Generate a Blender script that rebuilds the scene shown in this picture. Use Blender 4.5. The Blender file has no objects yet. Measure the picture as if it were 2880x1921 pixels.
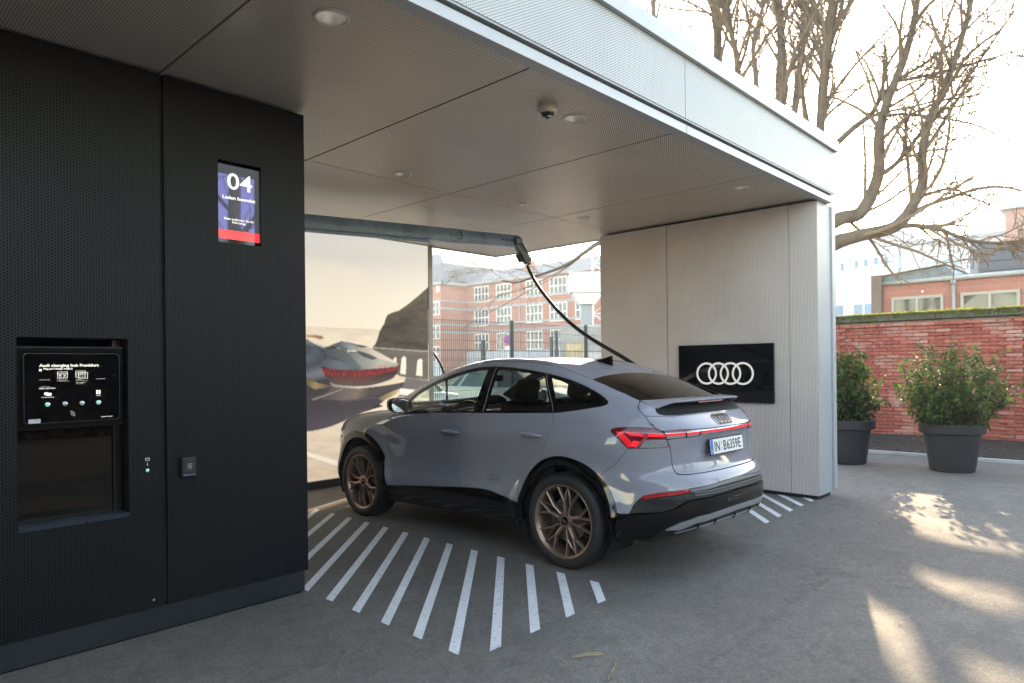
import bpy, bmesh, math, random
import numpy as np
from mathutils import Vector, Matrix
from mathutils.geometry import delaunay_2d_cdt
random.seed(7); np.random.seed(7)
SC = bpy.context.scene
COL = SC.collection
R = math.radians
# ---------------------------------------------------------------- camera (level, 24 mm, rising front)
CAM_H = 1.568
cam_d = bpy.data.cameras.new('camera'); cam = bpy.data.objects.new('camera', cam_d); COL.objects.link(cam)
cam_d.sensor_width = 36.0; cam_d.lens = 1916.2 / 2880 * 36.0
cam_d.shift_y = 65.6 / 2880; cam_d.clip_start = .05; cam_d.clip_end = 3000
_yaw, _roll = R(43.425), R(-0.608)
_fw = Vector((math.cos(_yaw), math.sin(_yaw), 0)); _rt = Vector((math.sin(_yaw), -math.cos(_yaw), 0)); _up = Vector((0, 0, 1))
_r2 = _rt * math.cos(_roll) + _up * math.sin(_roll); _u2 = _up * math.cos(_roll) - _rt * math.sin(_roll)
M3 = Matrix((_r2, _u2, -_fw)).transposed()
cam.matrix_world = Matrix.Translation((0, 0, CAM_H)) @ M3.to_4x4()
cam_d.dof.use_dof = True; cam_d.dof.focus_distance = 5.4; cam_d.dof.aperture_fstop = 2.4
SC.camera = cam
# ---------------------------------------------------------------- sky, sun, exposure
SUN_AZ, SUN_EL = R(20.7), R(19.6)          # azimuth from +X towards +Y
world = bpy.data.worlds.new('World'); SC.world = world; world.use_nodes = True
_nt = world.node_tree; _nt.nodes.clear()
_sky = _nt.nodes.new('ShaderNodeTexSky'); _sky.sky_type = 'NISHITA'; _sky.sun_disc = False
_sky.sun_elevation = SUN_EL; _sky.sun_rotation = math.pi / 2 - SUN_AZ
_sky.air_density = 1.0; _sky.dust_density = .6; _sky.ozone_density = .6; _sky.altitude = 100
_bg = _nt.nodes.new('ShaderNodeBackground'); _bg.inputs[1].default_value = .15
_out = _nt.nodes.new('ShaderNodeOutputWorld')
_wt = _nt.nodes.new('ShaderNodeMix'); _wt.data_type = 'RGBA'; _wt.blend_type = 'MULTIPLY'; _wt.inputs[0].default_value = 1.0; _wt.inputs[7].default_value = (1.19, 1.0, .81, 1)   # hazy, slightly warm winter air
_nt.links.new(_sky.outputs[0], _wt.inputs[6]); _nt.links.new(_wt.outputs[2], _bg.inputs[0]); _nt.links.new(_bg.outputs[0], _out.inputs[0])
sun_d = bpy.data.lights.new('sun', 'SUN'); sun_d.energy = 2.0; sun_d.angle = R(.53); sun_d.color = (1.0, .77, .50)
sun = bpy.data.objects.new('sun', sun_d); COL.objects.link(sun)
_sd = Vector((math.cos(SUN_AZ) * math.cos(SUN_EL), math.sin(SUN_AZ) * math.cos(SUN_EL), math.sin(SUN_EL)))
sun.rotation_euler = _sd.to_track_quat('Z', 'Y').to_euler(); sun.location = _sd * 60
SC.view_settings.view_transform = 'Standard'; SC.view_settings.look = 'None'
SC.view_settings.exposure = 2.92; SC.view_settings.gamma = 1.0; SC.view_settings.use_curve_mapping = False
cy = SC.cycles
cy.use_denoising = True; cy.max_bounces = 12; cy.diffuse_bounces = 5; cy.glossy_bounces = 5; cy.transparent_max_bounces = 24
cy.transmission_bounces = 8; cy.caustics_reflective = False; cy.caustics_refractive = False; cy.sample_clamp_indirect = 6.0
cy.volume_step_rate = 4.0; cy.volume_max_steps = 64
# ---------------------------------------------------------------- helpers: materials
MATS = {}
class NT:
    def __init__(s, name):
        s.m = bpy.data.materials.new(name); s.m.use_nodes = True; s.t = s.m.node_tree; s.t.nodes.clear()
        s.out = s.n('OutputMaterial')
    def n(s, typ, **kw):
        o = s.t.nodes.new('ShaderNode' + typ)
        for k, v in kw.items(): setattr(o, k, v)
        return o
    def l(s, a, b): s.t.links.new(a, b)
    def pr(s, base=(.5, .5, .5), rough=.5, metal=0, **kw):
        p = s.n('BsdfPrincipled')
        if base is not None: p.inputs['Base Color'].default_value = (*base, 1)
        p.inputs['Roughness'].default_value = rough; p.inputs['Metallic'].default_value = metal
        for k, v in kw.items(): p.inputs[k.replace('_', ' ')].default_value = v
        return p
    def fin(s, sh):
        s.l(sh.outputs[0], s.out.inputs[0]); return s.m
    def obj(s):
        return s.n('TexCoord').outputs['Object']
    def noise(s, vec, scale, detail=4, rough=.55, dist=0):
        n = s.n('TexNoise'); n.inputs['Scale'].default_value = scale; n.inputs['Detail'].default_value = detail
        n.inputs['Roughness'].default_value = rough; n.inputs['Distortion'].default_value = dist
        s.l(vec, n.inputs['Vector']); return n.outputs['Fac']
    def ramp(s, fac, stops, interp='LINEAR'):
        r = s.n('ValToRGB'); r.color_ramp.interpolation = interp
        e = r.color_ramp.elements
        while len(e) < len(stops): e.new(.5)
        for q, (p, c) in zip(e, stops):
            q.position = p; q.color = (*c, 1) if len(c) == 3 else c
        s.l(fac, r.inputs[0]); return r.outputs[0]
    def math(s, op, a, b=None, c=None):
        m = s.n('Math', operation=op)
        for i, v in enumerate((a, b, c)):
            if v is None: continue
            if isinstance(v, (int, float)): m.inputs[i].default_value = v
            else: s.l(v, m.inputs[i])
        return m.outputs[0]
    def vm(s, op, a, b=None, out=0):
        m = s.n('VectorMath', operation=op)
        for i, v in enumerate((a, b)):
            if v is None: continue
            if isinstance(v, tuple): m.inputs[i].default_value = v
            else: s.l(v, m.inputs[i])
        return m.outputs[out]
    def mix(s, fac, a, b, blend='MIX'):
        m = s.n('Mix', data_type='RGBA', blend_type=blend)
        for i, v in ((0, fac), (6, a), (7, b)):
            if isinstance(v, (int, float)): m.inputs[i].default_value = v
            elif isinstance(v, tuple): m.inputs[i].default_value = (*v, 1)
            else: s.l(v, m.inputs[i])
        return m.outputs[2]
    def bump(s, h, strength=.3, dist=.01):
        b = s.n('Bump'); b.inputs['Strength'].default_value = strength; b.inputs['Distance'].default_value = dist
        s.l(h, b.inputs['Height']); return b.outputs[0]
def simple(name, base, rough=.5, metal=0, var=.12, scale=6, bump=0, bscale=80, bdist=.002, **kw):
    """principled material whose colour and roughness wander a little"""
    if name in MATS: return MATS[name]
    t = NT(name); p = t.pr(base, rough, metal, **kw); co = t.obj()
    if var:
        f = t.noise(co, scale)
        lo = tuple(max(0, c * (1 - var)) for c in base); hi = tuple(min(1, c * (1 + var)) for c in base)
        t.l(t.ramp(f, [(.3, lo), (.7, hi)]), p.inputs['Base Color'])
        t.l(t.math('ADD', t.math('MULTIPLY', t.math('SUBTRACT', f, .5), .15), rough), p.inputs['Roughness'])
    if bump: t.l(t.bump(t.noise(co, bscale, 3), bump, bdist), p.inputs['Normal'])
    MATS[name] = t.fin(p); return MATS[name]
def emit(name, col, s=1.0, gloss=True):
    if name in MATS: return MATS[name]
    t = NT(name); p = t.pr((.01, .01, .01), .12)
    p.inputs['Emission Color'].default_value = (*col, 1); p.inputs['Emission Strength'].default_value = s
    MATS[name] = t.fin(p); return MATS[name]
def glass(name, tint, refl_rough=.0, ior=1.5, dirt=.0):
    if name in MATS: return MATS[name]
    t = NT(name); tr = t.n('BsdfTransparent'); tr.inputs[0].default_value = (*tint, 1)
    g = t.n('BsdfGlossy'); g.inputs['Roughness'].default_value = refl_rough; g.inputs[0].default_value = (1, 1, 1, 1)
    lw = t.n('LayerWeight'); lw.inputs[0].default_value = .5; fr = t.n('Math', operation='MULTIPLY_ADD'); t.l(t.math('POWER', lw.outputs['Facing'], 5.0), fr.inputs[0]); fr.inputs[1].default_value = .955; fr.inputs[2].default_value = .045
    mx = t.n('MixShader'); t.l(t.math('MULTIPLY', fr.outputs[0], 1.0), mx.inputs[0]); t.l(tr.outputs[0], mx.inputs[1]); t.l(g.outputs[0], mx.inputs[2])
    MATS[name] = t.fin(mx); return MATS[name]
PITCH = .0174
def perforated(name, base, rough, metal, axes, hole=.0042, hole_col=(.004, .004, .005), **kw):
    """sheet metal with staggered round holes; axes = which object coordinates span the sheet (columns, rows)"""
    if name in MATS: return MATS[name]
    t = NT(name); co = t.obj(); sx = t.n('SeparateXYZ'); t.l(co, sx.inputs[0])
    cb = t.n('CombineXYZ'); t.l(sx.outputs[axes[0]], cb.inputs[0]); t.l(sx.outputs[axes[1]], cb.inputs[1])
    S3 = math.sqrt(3)
    q = t.vm('DIVIDE', cb.outputs[0], (PITCH * S3, PITCH, 1))
    ds = []
    for off in (0.0, .5):
        a = t.vm('SUBTRACT', t.vm('FRACTION', t.vm('ADD', q, (off, off, 0))), (.5, .5, 0))
        a = t.vm('MULTIPLY', a, (PITCH * S3, PITCH, 0))
        ds.append(t.vm('LENGTH', a, out=1))
    d = t.math('MINIMUM', ds[0], ds[1])
    inside = t.math('LESS_THAN', d, hole)
    f = t.noise(co, 1.7, 3)
    p = t.pr(base, rough, metal, **kw)
    t.l(t.ramp(f, [(.3, tuple(c * .93 for c in base)), (.7, tuple(min(1, c * 1.05) for c in base))]), p.inputs['Base Color'])
    t.l(t.math('ADD', t.math('MULTIPLY', t.math('SUBTRACT', f, .5), .12), rough), p.inputs['Roughness'])
    t.l(t.bump(t.noise(co, 2.2, 2), .06, .02), p.inputs['Normal'])
    h = t.n('BsdfDiffuse'); h.inputs[0].default_value = (*hole_col, 1)
    mx = t.n('MixShader'); t.l(inside, mx.inputs[0]); t.l(p.outputs[0], mx.inputs[1]); t.l(h.outputs[0], mx.inputs[2])
    MATS[name] = t.fin(mx); return MATS[name]
# ---------------------------------------------------------------- helpers: meshes
class MB:
    """collects shapes into one mesh"""
    def __init__(s): s.v = []; s.f = []; s.n = 0
    def add(s, vs, fs):
        o = s.n; s.v.extend([tuple(map(float, v)) for v in vs]); s.n += len(vs)
        s.f.extend([tuple(i + o for i in f) for f in fs]); return s
    def box(s, lo, hi, bev=0.0):
        (x0, y0, z0), (x1, y1, z1) = lo, hi
        if bev <= 0:
            return s.add([(x0, y0, z0), (x1, y0, z0), (x1, y1, z0), (x0, y1, z0), (x0, y0, z1), (x1, y0, z1), (x1, y1, z1), (x0, y1, z1)],
                         [(0, 3, 2, 1), (4, 5, 6, 7), (0, 1, 5, 4), (1, 2, 6, 5), (2, 3, 7, 6), (3, 0, 4, 7)])
        b = min(bev, (x1 - x0) * .49, (y1 - y0) * .49, (z1 - z0) * .49)
        bm = bmesh.new(); bmesh.ops.create_cube(bm, size=1)
        for v in bm.verts: v.co = Vector(((x0 + x1) / 2 + v.co.x * (x1 - x0), (y0 + y1) / 2 + v.co.y * (y1 - y0), (z0 + z1) / 2 + v.co.z * (z1 - z0)))
        bmesh.ops.bevel(bm, geom=bm.edges[:], offset=b, segments=2, affect='EDGES', profile=.6)
        return s.bm(bm)
    def bm(s, bm):
        bm.verts.index_update(); s.add([v.co[:] for v in bm.verts], [[v.index for v in f.verts] for f in bm.faces]); bm.free(); return s
    def obox(s, c, ax, ay, az):
        c, ax, ay, az = map(Vector, (c, ax, ay, az))
        P = [c + ax * i + ay * j + az * k for k in (-.5, .5) for i, j in ((-.5, -.5), (.5, -.5), (.5, .5), (-.5, .5))]
        return s.add([p[:] for p in P], [(0, 3, 2, 1), (4, 5, 6, 7), (0, 1, 5, 4), (1, 2, 6, 5), (2, 3, 7, 6), (3, 0, 4, 7)])
    def tube(s, path, rad, n=8, caps=True):
        path = [Vector(p) for p in path]; rs = rad if isinstance(rad, (list, tuple, np.ndarray)) else [rad] * len(path)
        rings = []; up = None
        for i, p in enumerate(path):
            d = (path[min(i + 1, len(path) - 1)] - path[max(i - 1, 0)]);
            if d.length < 1e-9: d = Vector((0, 0, 1))
            d.normalize()
            if up is None:
                up = Vector((0, 0, 1)) if abs(d.z) < .9 else Vector((1, 0, 0))
            a = d.cross(up)
            if a.length < 1e-6: a = d.orthogonal()
            a.normalize(); b = a.cross(d); up = b
            rings.append([p + (a * math.cos(2 * math.pi * k / n) + b * math.sin(2 * math.pi * k / n)) * rs[i] for k in range(n)])
        vs = [v[:] for r in rings for v in r]
        fs = [(i * n + k, i * n + (k + 1) % n, (i + 1) * n + (k + 1) % n, (i + 1) * n + k) for i in range(len(path) - 1) for k in range(n)]
        if caps: fs += [tuple(range(n))[::-1], tuple((len(path) - 1) * n + k for k in range(n))]
        return s.add(vs, fs)
    def lathe(s, prof, c=(0, 0, 0), ax='z', n=32, closed=False):
        vs = []
        for r, h in prof:
            for k in range(n):
                a = 2 * math.pi * k / n; u, w = r * math.cos(a), r * math.sin(a)
                q = {'z': (u, w, h), 'y': (u, h, w), 'x': (h, u, w)}[ax]
                vs.append((q[0] + c[0], q[1] + c[1], q[2] + c[2]))
        m = len(prof); fs = []
        for i in range(m if closed else m - 1):
            j = (i + 1) % m
            for k in range(n): fs.append((i * n + k, i * n + (k + 1) % n, j * n + (k + 1) % n, j * n + k))
        return s.add(vs, fs)
    def prism(s, poly, axis, a, b):
        """polygon in the two other axes extruded along axis from a to b"""
        n = len(poly); vs = []
        for t in (a, b):
            for p in poly:
                q = list(p); q.insert(axis, t); vs.append(tuple(q))
        fs = [tuple(range(n))[::-1], tuple(range(n, 2 * n))] + [(i, (i + 1) % n, n + (i + 1) % n, n + i) for i in range(n)]
        return s.add(vs, fs)
    def build(s, name, mat, parent=None, smooth=False, loc=None):
        return mk(name, s.v, s.f, mat, parent, smooth, loc)
def mk(name, vs, fs, mat, parent=None, smooth=False, loc=None, fix=True):
    me = bpy.data.meshes.new(name); me.from_pydata([tuple(v) for v in vs], [], [tuple(f) for f in fs])
    if fix and len(fs) < 60000:
        bm = bmesh.new(); bm.from_mesh(me); bmesh.ops.recalc_face_normals(bm, faces=bm.faces); bm.to_mesh(me); bm.free()
    if isinstance(mat, (list, tuple)):
        for m in mat: me.materials.append(m)
    elif mat: me.materials.append(mat)
    if smooth is True: me.polygons.foreach_set('use_smooth', np.ones(len(me.polygons), bool))
    elif smooth: me.shade_smooth() if False else me.set_sharp_from_angle(angle=R(smooth)); 
    if smooth and smooth is not True: me.polygons.foreach_set('use_smooth', np.ones(len(me.polygons), bool))
    me.update()
    o = bpy.data.objects.new(name, me); COL.objects.link(o)
    if parent: o.parent = parent
    if loc: o.location = loc
    return o
def box(name, lo, hi, mat, parent=None, bev=0.0):
    return MB().box(lo, hi, bev).build(name, mat, parent)
def tag(o, label, cat, group=None):
    o['label'] = label; o['category'] = cat
    if group: o['group'] = group
    return o
def thing(name, label, cat, loc=(0, 0, 0), rz=0, group=None):
    o = bpy.data.objects.new(name, None); COL.objects.link(o); o.location = loc; o.rotation_euler = (0, 0, rz); o.empty_display_size = .2
    return tag(o, label, cat, group)
def structure(o, kind='structure'):
    o['kind'] = kind; return o
def dup(o, parent=None, loc=None, rz=None, label=None):
    c = o.copy(); COL.objects.link(c); c.parent = parent
    if loc is not None: c.location = loc
    if rz is not None: c.rotation_euler = (0, 0, rz)
    if label: c['label'] = label
    for ch in list(o.children): dup(ch, c)
    return c
def text(name, body, size, mat, parent, M, bold=0.0, align='CENTER', width=None, extr=.0006, height=None):
    """flat lettering turned into a mesh; M places its xy plane; scaled to an exact width if given"""
    cu = bpy.data.curves.new(name, 'FONT'); cu.body = body; cu.size = size; cu.align_x = 'LEFT'; cu.extrude = extr; cu.offset = bold; cu.resolution_u = 3
    t = bpy.data.objects.new(name + '_c', cu); COL.objects.link(t)
    dg = bpy.context.evaluated_depsgraph_get(); me = bpy.data.meshes.new_from_object(t.evaluated_get(dg))
    bpy.data.objects.remove(t); bpy.data.curves.remove(cu)
    co = np.empty(len(me.vertices) * 3); me.vertices.foreach_get('co', co); co = co.reshape(-1, 3)
    lo, hi = co.min(0), co.max(0)
    if width: co[:, 0] = (co[:, 0] - lo[0]) * width / (hi[0] - lo[0])
    else: co[:, 0] -= lo[0]
    if height: co[:, 1] = (co[:, 1] - lo[1]) * height / (hi[1] - lo[1])
    else: co[:, 1] -= lo[1]
    if align == 'CENTER': co[:, 0] -= co[:, 0].max() / 2
    co4 = np.c_[co, np.ones(len(co))] @ np.array(M).T
    me.vertices.foreach_set('co', co4[:, :3].ravel()); me.update()
    me.materials.clear(); me.materials.append(mat)
    o = bpy.data.objects.new(name, me); COL.objects.link(o)
    if parent: o.parent = parent
    return o
def frame(o, x, y):
    """4x4 with given origin, text x-axis and y-axis directions"""
    x = Vector(x).normalized(); y = Vector(y).normalized(); z = x.cross(y)
    return Matrix(((x.x, y.x, z.x, o[0]), (x.y, y.y, z.y, o[1]), (x.z, y.z, z.z, o[2]), (0, 0, 0, 1)))
def ray_px(px, py):
    """direction through a pixel of the 2880 px photograph (for reading positions off it)"""
    d = _fw + _r2 * ((px - 1440) / 1916.2) - _u2 * ((py - 960.5 - 65.6) / 1916.2); return d
def at_depth(px, py, dep): return Vector((0, 0, CAM_H)) + ray_px(px, py) * dep
def at_plane(px, py, ax, val):
    d = ray_px(px, py); o = Vector((0, 0, CAM_H)); return o + d * ((val - o[ax]) / d[ax])
def ground_z(x, y):
    t = np.clip((np.asarray(x, float) - 4.9) / 2.7, 0, 1); return .065 * t * t * (3 - 2 * t)
# ---------------------------------------------------------------- ground
def asphalt():
    t = NT('asphalt'); co = t.obj(); p = t.pr((.06, .06, .06), .82, Specular_IOR_Level=.35)
    big = t.noise(co, .35, 5, .6, .4); mid = t.noise(co, 2.3, 5, .65, .8); fine = t.noise(co, 140, 3, .7); grit = t.noise(co, 420, 2, .6)
    c = t.ramp(big, [(.28, (.100, .093, .085)), (.5, (.156, .144, .130)), (.72, (.225, .208, .186))])
    c = t.mix(t.ramp(mid, [(.35, (0, 0, 0)), (.7, (.5, .5, .5))]), c, (.20, .184, .163))
    st = t.noise(co, .9, 6, .7, 1.5)
    c = t.mix(t.ramp(st, [(.60, (0, 0, 0)), (.72, (.45, .45, .45))]), c, (.055, .053, .052))
    mp = t.n('Mapping'); mp.inputs['Rotation'].default_value = (0, 0, R(-38)); mp.inputs['Scale'].default_value = (.35, 5.5, 1); t.l(co, mp.inputs[0])
    sk = t.noise(mp.outputs[0], 1.0, 5, .65, .6); c = t.mix(t.ramp(sk, [(.62, (0, 0, 0)), (.74, (.38, .38, .38))]), c, (.045, .043, .042))
    c = t.mix(t.ramp(sk, [(.26, (.25, .25, .25)), (.38, (0, 0, 0))]), c, (.26, .25, .235))
    sp = t.ramp(fine, [(.28, (.45, .45, .45)), (.52, (1, 1, 1)), (.76, (1.7, 1.65, 1.58))])
    c = t.mix(1.0, c, sp, 'MULTIPLY')
    g2 = t.ramp(t.noise(co, 38, 4, .75), [(.30, (.74, .74, .74)), (.5, (1, 1, 1)), (.70, (1.28, 1.27, 1.25))]); c = t.mix(1.0, c, g2, 'MULTIPLY')
    g3 = t.ramp(t.noise(co, 9, 5, .7, 1.0), [(.32, (.80, .80, .80)), (.5, (1, 1, 1)), (.68, (1.16, 1.155, 1.145))]); c = t.mix(1.0, c, g3, 'MULTIPLY')
    v = t.n('TexVoronoi'); v.inputs['Scale'].default_value = 60; t.l(co, v.inputs['Vector'])
    c = t.mix(t.math('LESS_THAN', v.outputs['Distance'], .10), c, (.33, .31, .285))
    t.l(c, p.inputs['Base Color'])
    h = t.math('ADD', t.math('MULTIPLY', fine, .6), t.math('MULTIPLY', grit, .4))
    t.l(t.bump(h, .5, .006), p.inputs['Normal'])
    t.l(t.ramp(mid, [(.3, (.70, .70, .70)), (.7, (.9, .9, .9))]), p.inputs['Roughness'])
    return t.fin(p)
def grid_sheet(name, xs, ys, zf, mat):
    X, Y = np.meshgrid(xs, ys, indexing='ij'); Z = zf(X, Y); n, m = X.shape
    vs = np.stack([X, Y, Z], -1).reshape(-1, 3)
    fs = [(i * m + j, (i + 1) * m + j, (i + 1) * m + j + 1, i * m + j + 1) for i in range(n - 1) for j in range(m - 1)]
    return mk(name, vs, fs, mat, smooth=True, fix=False)
_gx = np.concatenate([[-900, -300, -80, -25, -12], np.arange(-6, 16.01, .5), [20, 30, 60, 120, 300, 900]])
_gy = np.concatenate([[-900, -300, -80, -25, -12], np.arange(-4, 12.01, 1.0), [16, 30, 60, 120, 300, 900]])
M_ASPH = asphalt()
structure(grid_sheet('ground', _gx, _gy, ground_z, M_ASPH))
# painted bay hatching: every stripe its own sheet of paint on the ground
def road_paint():
    t = NT('road_paint'); co = t.obj(); p = t.pr((.78, .79, .80), .6)
    f = t.noise(co, 26, 5, .7); g = t.noise(co, 160, 3, .7); e = t.noise(co, 5, 4)
    c = t.ramp(e, [(.3, (.70, .71, .72)), (.7, (.80, .81, .82))])
    c = t.mix(t.ramp(f, [(.52, (0, 0, 0)), (.70, (.8, .8, .8))]), c, (.42, .42, .42))
    c = t.mix(t.ramp(g, [(.62, (0, 0, 0)), (.70, (.8, .8, .8))]), c, (.20, .20, .20))
    t.l(c, p.inputs['Base Color']); t.l(t.bump(g, .35, .003), p.inputs['Normal']); return t.fin(p)
M_PAINT = road_paint()
def clip_poly(poly, a, b, c):      # keep a*x+b*y<=c
    out = []
    for i in range(len(poly)):
        p, q = poly[i], poly[(i + 1) % len(poly)]; dp, dq = a * p[0] + b * p[1] - c, a * q[0] + b * q[1] - c
        if dp <= 0: out.append(p)
        if dp * dq < 0:
            s = dp / (dp - dq); out.append((p[0] + s * (q[0] - p[0]), p[1] + s * (q[1] - p[1])))
    return out
def stripe(poly, label, group):
    n = 10; a0 = np.array(poly)
    # cut into slabs along x so that the sheet follows the ground
    x0, x1 = a0[:, 0].min(), a0[:, 0].max(); vs, fs = [], []
    for i in range(n):
        q = clip_poly(clip_poly(poly, 1, 0, x0 + (x1 - x0) * (i + 1) / n), -1, 0, -(x0 + (x1 - x0) * i / n))
        if len(q) < 3: continue
        o = len(vs); vs += [(u, v, float(ground_z(u, v)) + .004) for u, v in q]; fs.append(tuple(range(o, o + len(q))))
    o = mk('painted_stripe', vs, fs, M_PAINT); tag(o, label, 'road marking', group); return o
_ord = ['first', 'second', 'third', 'fourth', 'fifth', 'sixth', 'seventh', 'eighth', 'ninth', 'tenth', 'eleventh', 'twelfth', 'thirteenth']
for i in range(13):
    y0 = 2.994 + .3125 * i; sl = .945; L = 3.2
    poly = [(3.955, y0), (3.955, y0 - .083), (3.955 - L, y0 - .083 - sl * L), (3.955 - L, y0 - sl * L)]
    poly = clip_poly(poly, -1, 0, -2.462); poly = clip_poly(poly, 0, -1, -2.66)
    if len(poly) >= 3:
        stripe(poly, f'white slanted floor stripe left of the car, {_ord[i]} counted from the rear wheel', 'hatched stripes left of the car')
for i in range(5):
    x0 = 6.325 + .29 * i; sl = .955; L = 1.6
    poly = [(x0, 2.70), (x0 + .092, 2.70), (x0 + .092 + L, 2.70 + sl * L), (x0 + L, 2.70 + sl * L)]
    poly = clip_poly(poly, -1, 0, -6.34); poly = clip_poly(poly, 1, 0, 7.66)
    stripe(poly, f'white slanted floor stripe between bumper and pale wall, {_ord[i]} counted from the car', 'hatched stripes right of the car')
# ---------------------------------------------------------------- perforated metal
M_DARK_XZ = perforated('perforated_anthracite', (.0075, .0092, .0112), .46, .0, (0, 2), .0040, (.001, .001, .0012), Specular_IOR_Level=.22)
M_CEIL = perforated('perforated_ceiling', (.74, .67, .565), .33, .15, (0, 1), .0042, (.02, .018, .015))
M_FASC = perforated('perforated_fascia', (.43, .445, .45), .42, .1, (0, 2), .0037, (.05, .05, .055))
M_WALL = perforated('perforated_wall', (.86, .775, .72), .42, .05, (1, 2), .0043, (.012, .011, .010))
M_ALU = simple('white_aluminium', (.44, .452, .47), .36, .1, .05, 3)
M_BLACK = simple('black_trim', (.008, .008, .009), .55, 0, .3, 5)
M_PLINTH = simple('anthracite_plinth', (.013, .0175, .022), .45, 0, .2, 2)
M_BACK = simple('void_black', (.004, .004, .004), .9, 0, 0)
M_GLOSSBLACK = simple('gloss_black', (.004, .004, .005), .06, 0, 0, Coat_Weight=.3)
M_CHROME = simple('downlight_metal', (.95, .92, .86), .30, .7, .1, 8)
M_CREAM = simple('downlight_ring', (.82, .80, .74), .4, 0, .05)
def sheet_holes(name, lo, hi, z, holes, mat, parent, th=.018):
    """horizontal rectangular panel with round openings"""
    loops = [[lo, (hi[0], lo[1]), hi, (lo[0], hi[1])]]
    for (cx, cy_, r) in holes: loops.append([(cx + r * math.cos(2 * math.pi * k / 28), cy_ + r * math.sin(2 * math.pi * k / 28)) for k in range(28)])
    pts, ed = [], []
    for lp in loops:
        o = len(pts); pts += [Vector(p) for p in lp]; ed += [(o + i, o + (i + 1) % len(lp)) for i in range(len(lp))]
    v2, _, f2, *_ = delaunay_2d_cdt(pts, ed, [], 2, 1e-6)
    def _in_hole(f): q = sum((v2[i] for i in f), Vector((0, 0))) / len(f); return any((q.x - a) ** 2 + (q.y - b) ** 2 < (r * .99) ** 2 for a, b, r in holes)
    f2 = [f for f in f2 if not _in_hole(f)]
    n = len(v2); vs = [(p.x, p.y, z) for p in v2] + [(p.x, p.y, z + th) for p in v2]
    fs = [tuple(f) for f in f2] + [tuple(i + n for i in f)[::-1] for f in f2]
    cnt = {}
    for f in f2:
        for a, b in zip(f, list(f[1:]) + [f[0]]): cnt[(a, b)] = cnt.get((a, b), 0) + 1
    for (a, b) in cnt:
        if (b, a) not in cnt: fs.append((a, b, b + n, a + n))
    return mk(name, vs, fs, mat, parent)
ZC = 3.345
canopy = thing('canopy_roof', 'large pale canopy roof of perforated metal over the charging bay', 'canopy')
LIGHTS = [(1.9, 3.035, .080), (3.9, 3.045, .078), (3.9, 5.062, .076), (6.645, 5.06, .072), (6.645, 3.045, .070)]
_cx = [-5.0, -3.35, -1.74, -.1, 1.534, 3.05, 4.692, 6.343, 7.93]; _cyy = [2.69, 5.289, 7.84]
for i in range(len(_cx) - 1):
    for j in range(2):
        lo = (_cx[i] + .007, _cyy[j] + .006); hi = (_cx[i + 1] - .007, _cyy[j + 1] - .006)
        hs = [(a, b, r - .006) for a, b, r in LIGHTS if lo[0] < a < hi[0] and lo[1] < b < hi[1]]
        sheet_holes('ceiling_panel', lo, hi, ZC + random.uniform(0, .0015), hs, M_CEIL, canopy)
box('ceiling_void', (-5.0, 2.68, ZC + .09), (7.95, 7.85, ZC + .10), M_BACK, canopy)
for a, b, r in LIGHTS:
    o = MB().lathe([(r + .012, ZC + .001), (r + .011, ZC - .005), (r - .002, ZC - .008), (r - .008, ZC + .002)], (a, b, 0), n=36).build('downlight', M_CREAM, canopy, True)
    MB().lathe([(r - .006, ZC + .001), (r - .018, ZC + .03), (r - .036, ZC + .065), (.001, ZC + .068)], (a, b, 0), n=36).build('reflector', M_CHROME, o, True)
    MB().lathe([(r - .040, ZC + .064), (r - .041, ZC + .060), (.001, ZC + .059)], (a, b, 0), n=24).build('lamp', emit('lamp_warm', (1.0, .84, .60), .45), o, True)
MB().lathe([(.001, ZC - .012), (.038, ZC - .012), (.043, ZC - .002), (.043, ZC + .002)], (5.541, 5.062, 0), n=24).build('sensor_disc', simple('sensor_white', (.8, .8, .78), .4, 0, 0), canopy, True)
YF, XE = 2.60, 7.985
MB().box((-5, YF, ZC - .02), (XE, YF + .088, ZC + .045), .002).build('fascia_strip', M_ALU, canopy)
box('strip_joint', (4.72, YF - .0015, ZC - .0195), (4.7225, YF + .001, ZC + .045), M_BACK, canopy)
_fx = [-5.0, -1.9, 1.42, 4.668, XE - .02]
for i in range(4):
    MB().box((_fx[i] + .003, YF - .02, ZC + .078), (_fx[i + 1] - .003, YF + .02, 3.884), .002).build('fascia_panel', M_FASC, canopy)
box('fascia_core', (-5, YF + .024, ZC + .047), (XE - .03, YF + .05, 3.95), simple('soffit_grey', (.30, .31, .33), .5, .2), canopy)
box('fascia_soffit', (-5, YF - .018, ZC + .062), (XE - .03, YF + .03, ZC + .074), simple('soffit_grey', (.30, .31, .33), .5, .2), canopy)
MB().box((-5, YF - .055, 3.885), (7.425, YF + .30, 4.005), .004).build('roof_cap', M_ALU, canopy)
MB().box((7.429, YF - .055, 3.885), (XE + .025, YF + .30, 4.005), .004).build('roof_cap', M_ALU, canopy)
# end face (towards the brick wall), back edge and the roof deck
MB().box((XE - .03, YF + .04, ZC - .01), (XE, 7.86, 3.884), .002).build('end_panel', perforated('perforated_fascia_end', (.66, .68, .70), .42, .25, (1, 2), .0037, (.05, .05, .055)), canopy)
MB().box((XE - .3, YF + .305, 3.888), (XE + .025, 7.9, 4.004), .004).build('roof_cap', M_ALU, canopy)
MB().box((-5, 7.845, ZC - .015), (XE - .035, 7.875, 3.9), .002).build('back_fascia', M_ALU, canopy)
box('roof_deck', (-5, YF + .1, 3.90), (XE - .04, 7.84, 3.94), simple('roof_membrane', (.25, .25, .25), .8), canopy)
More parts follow.
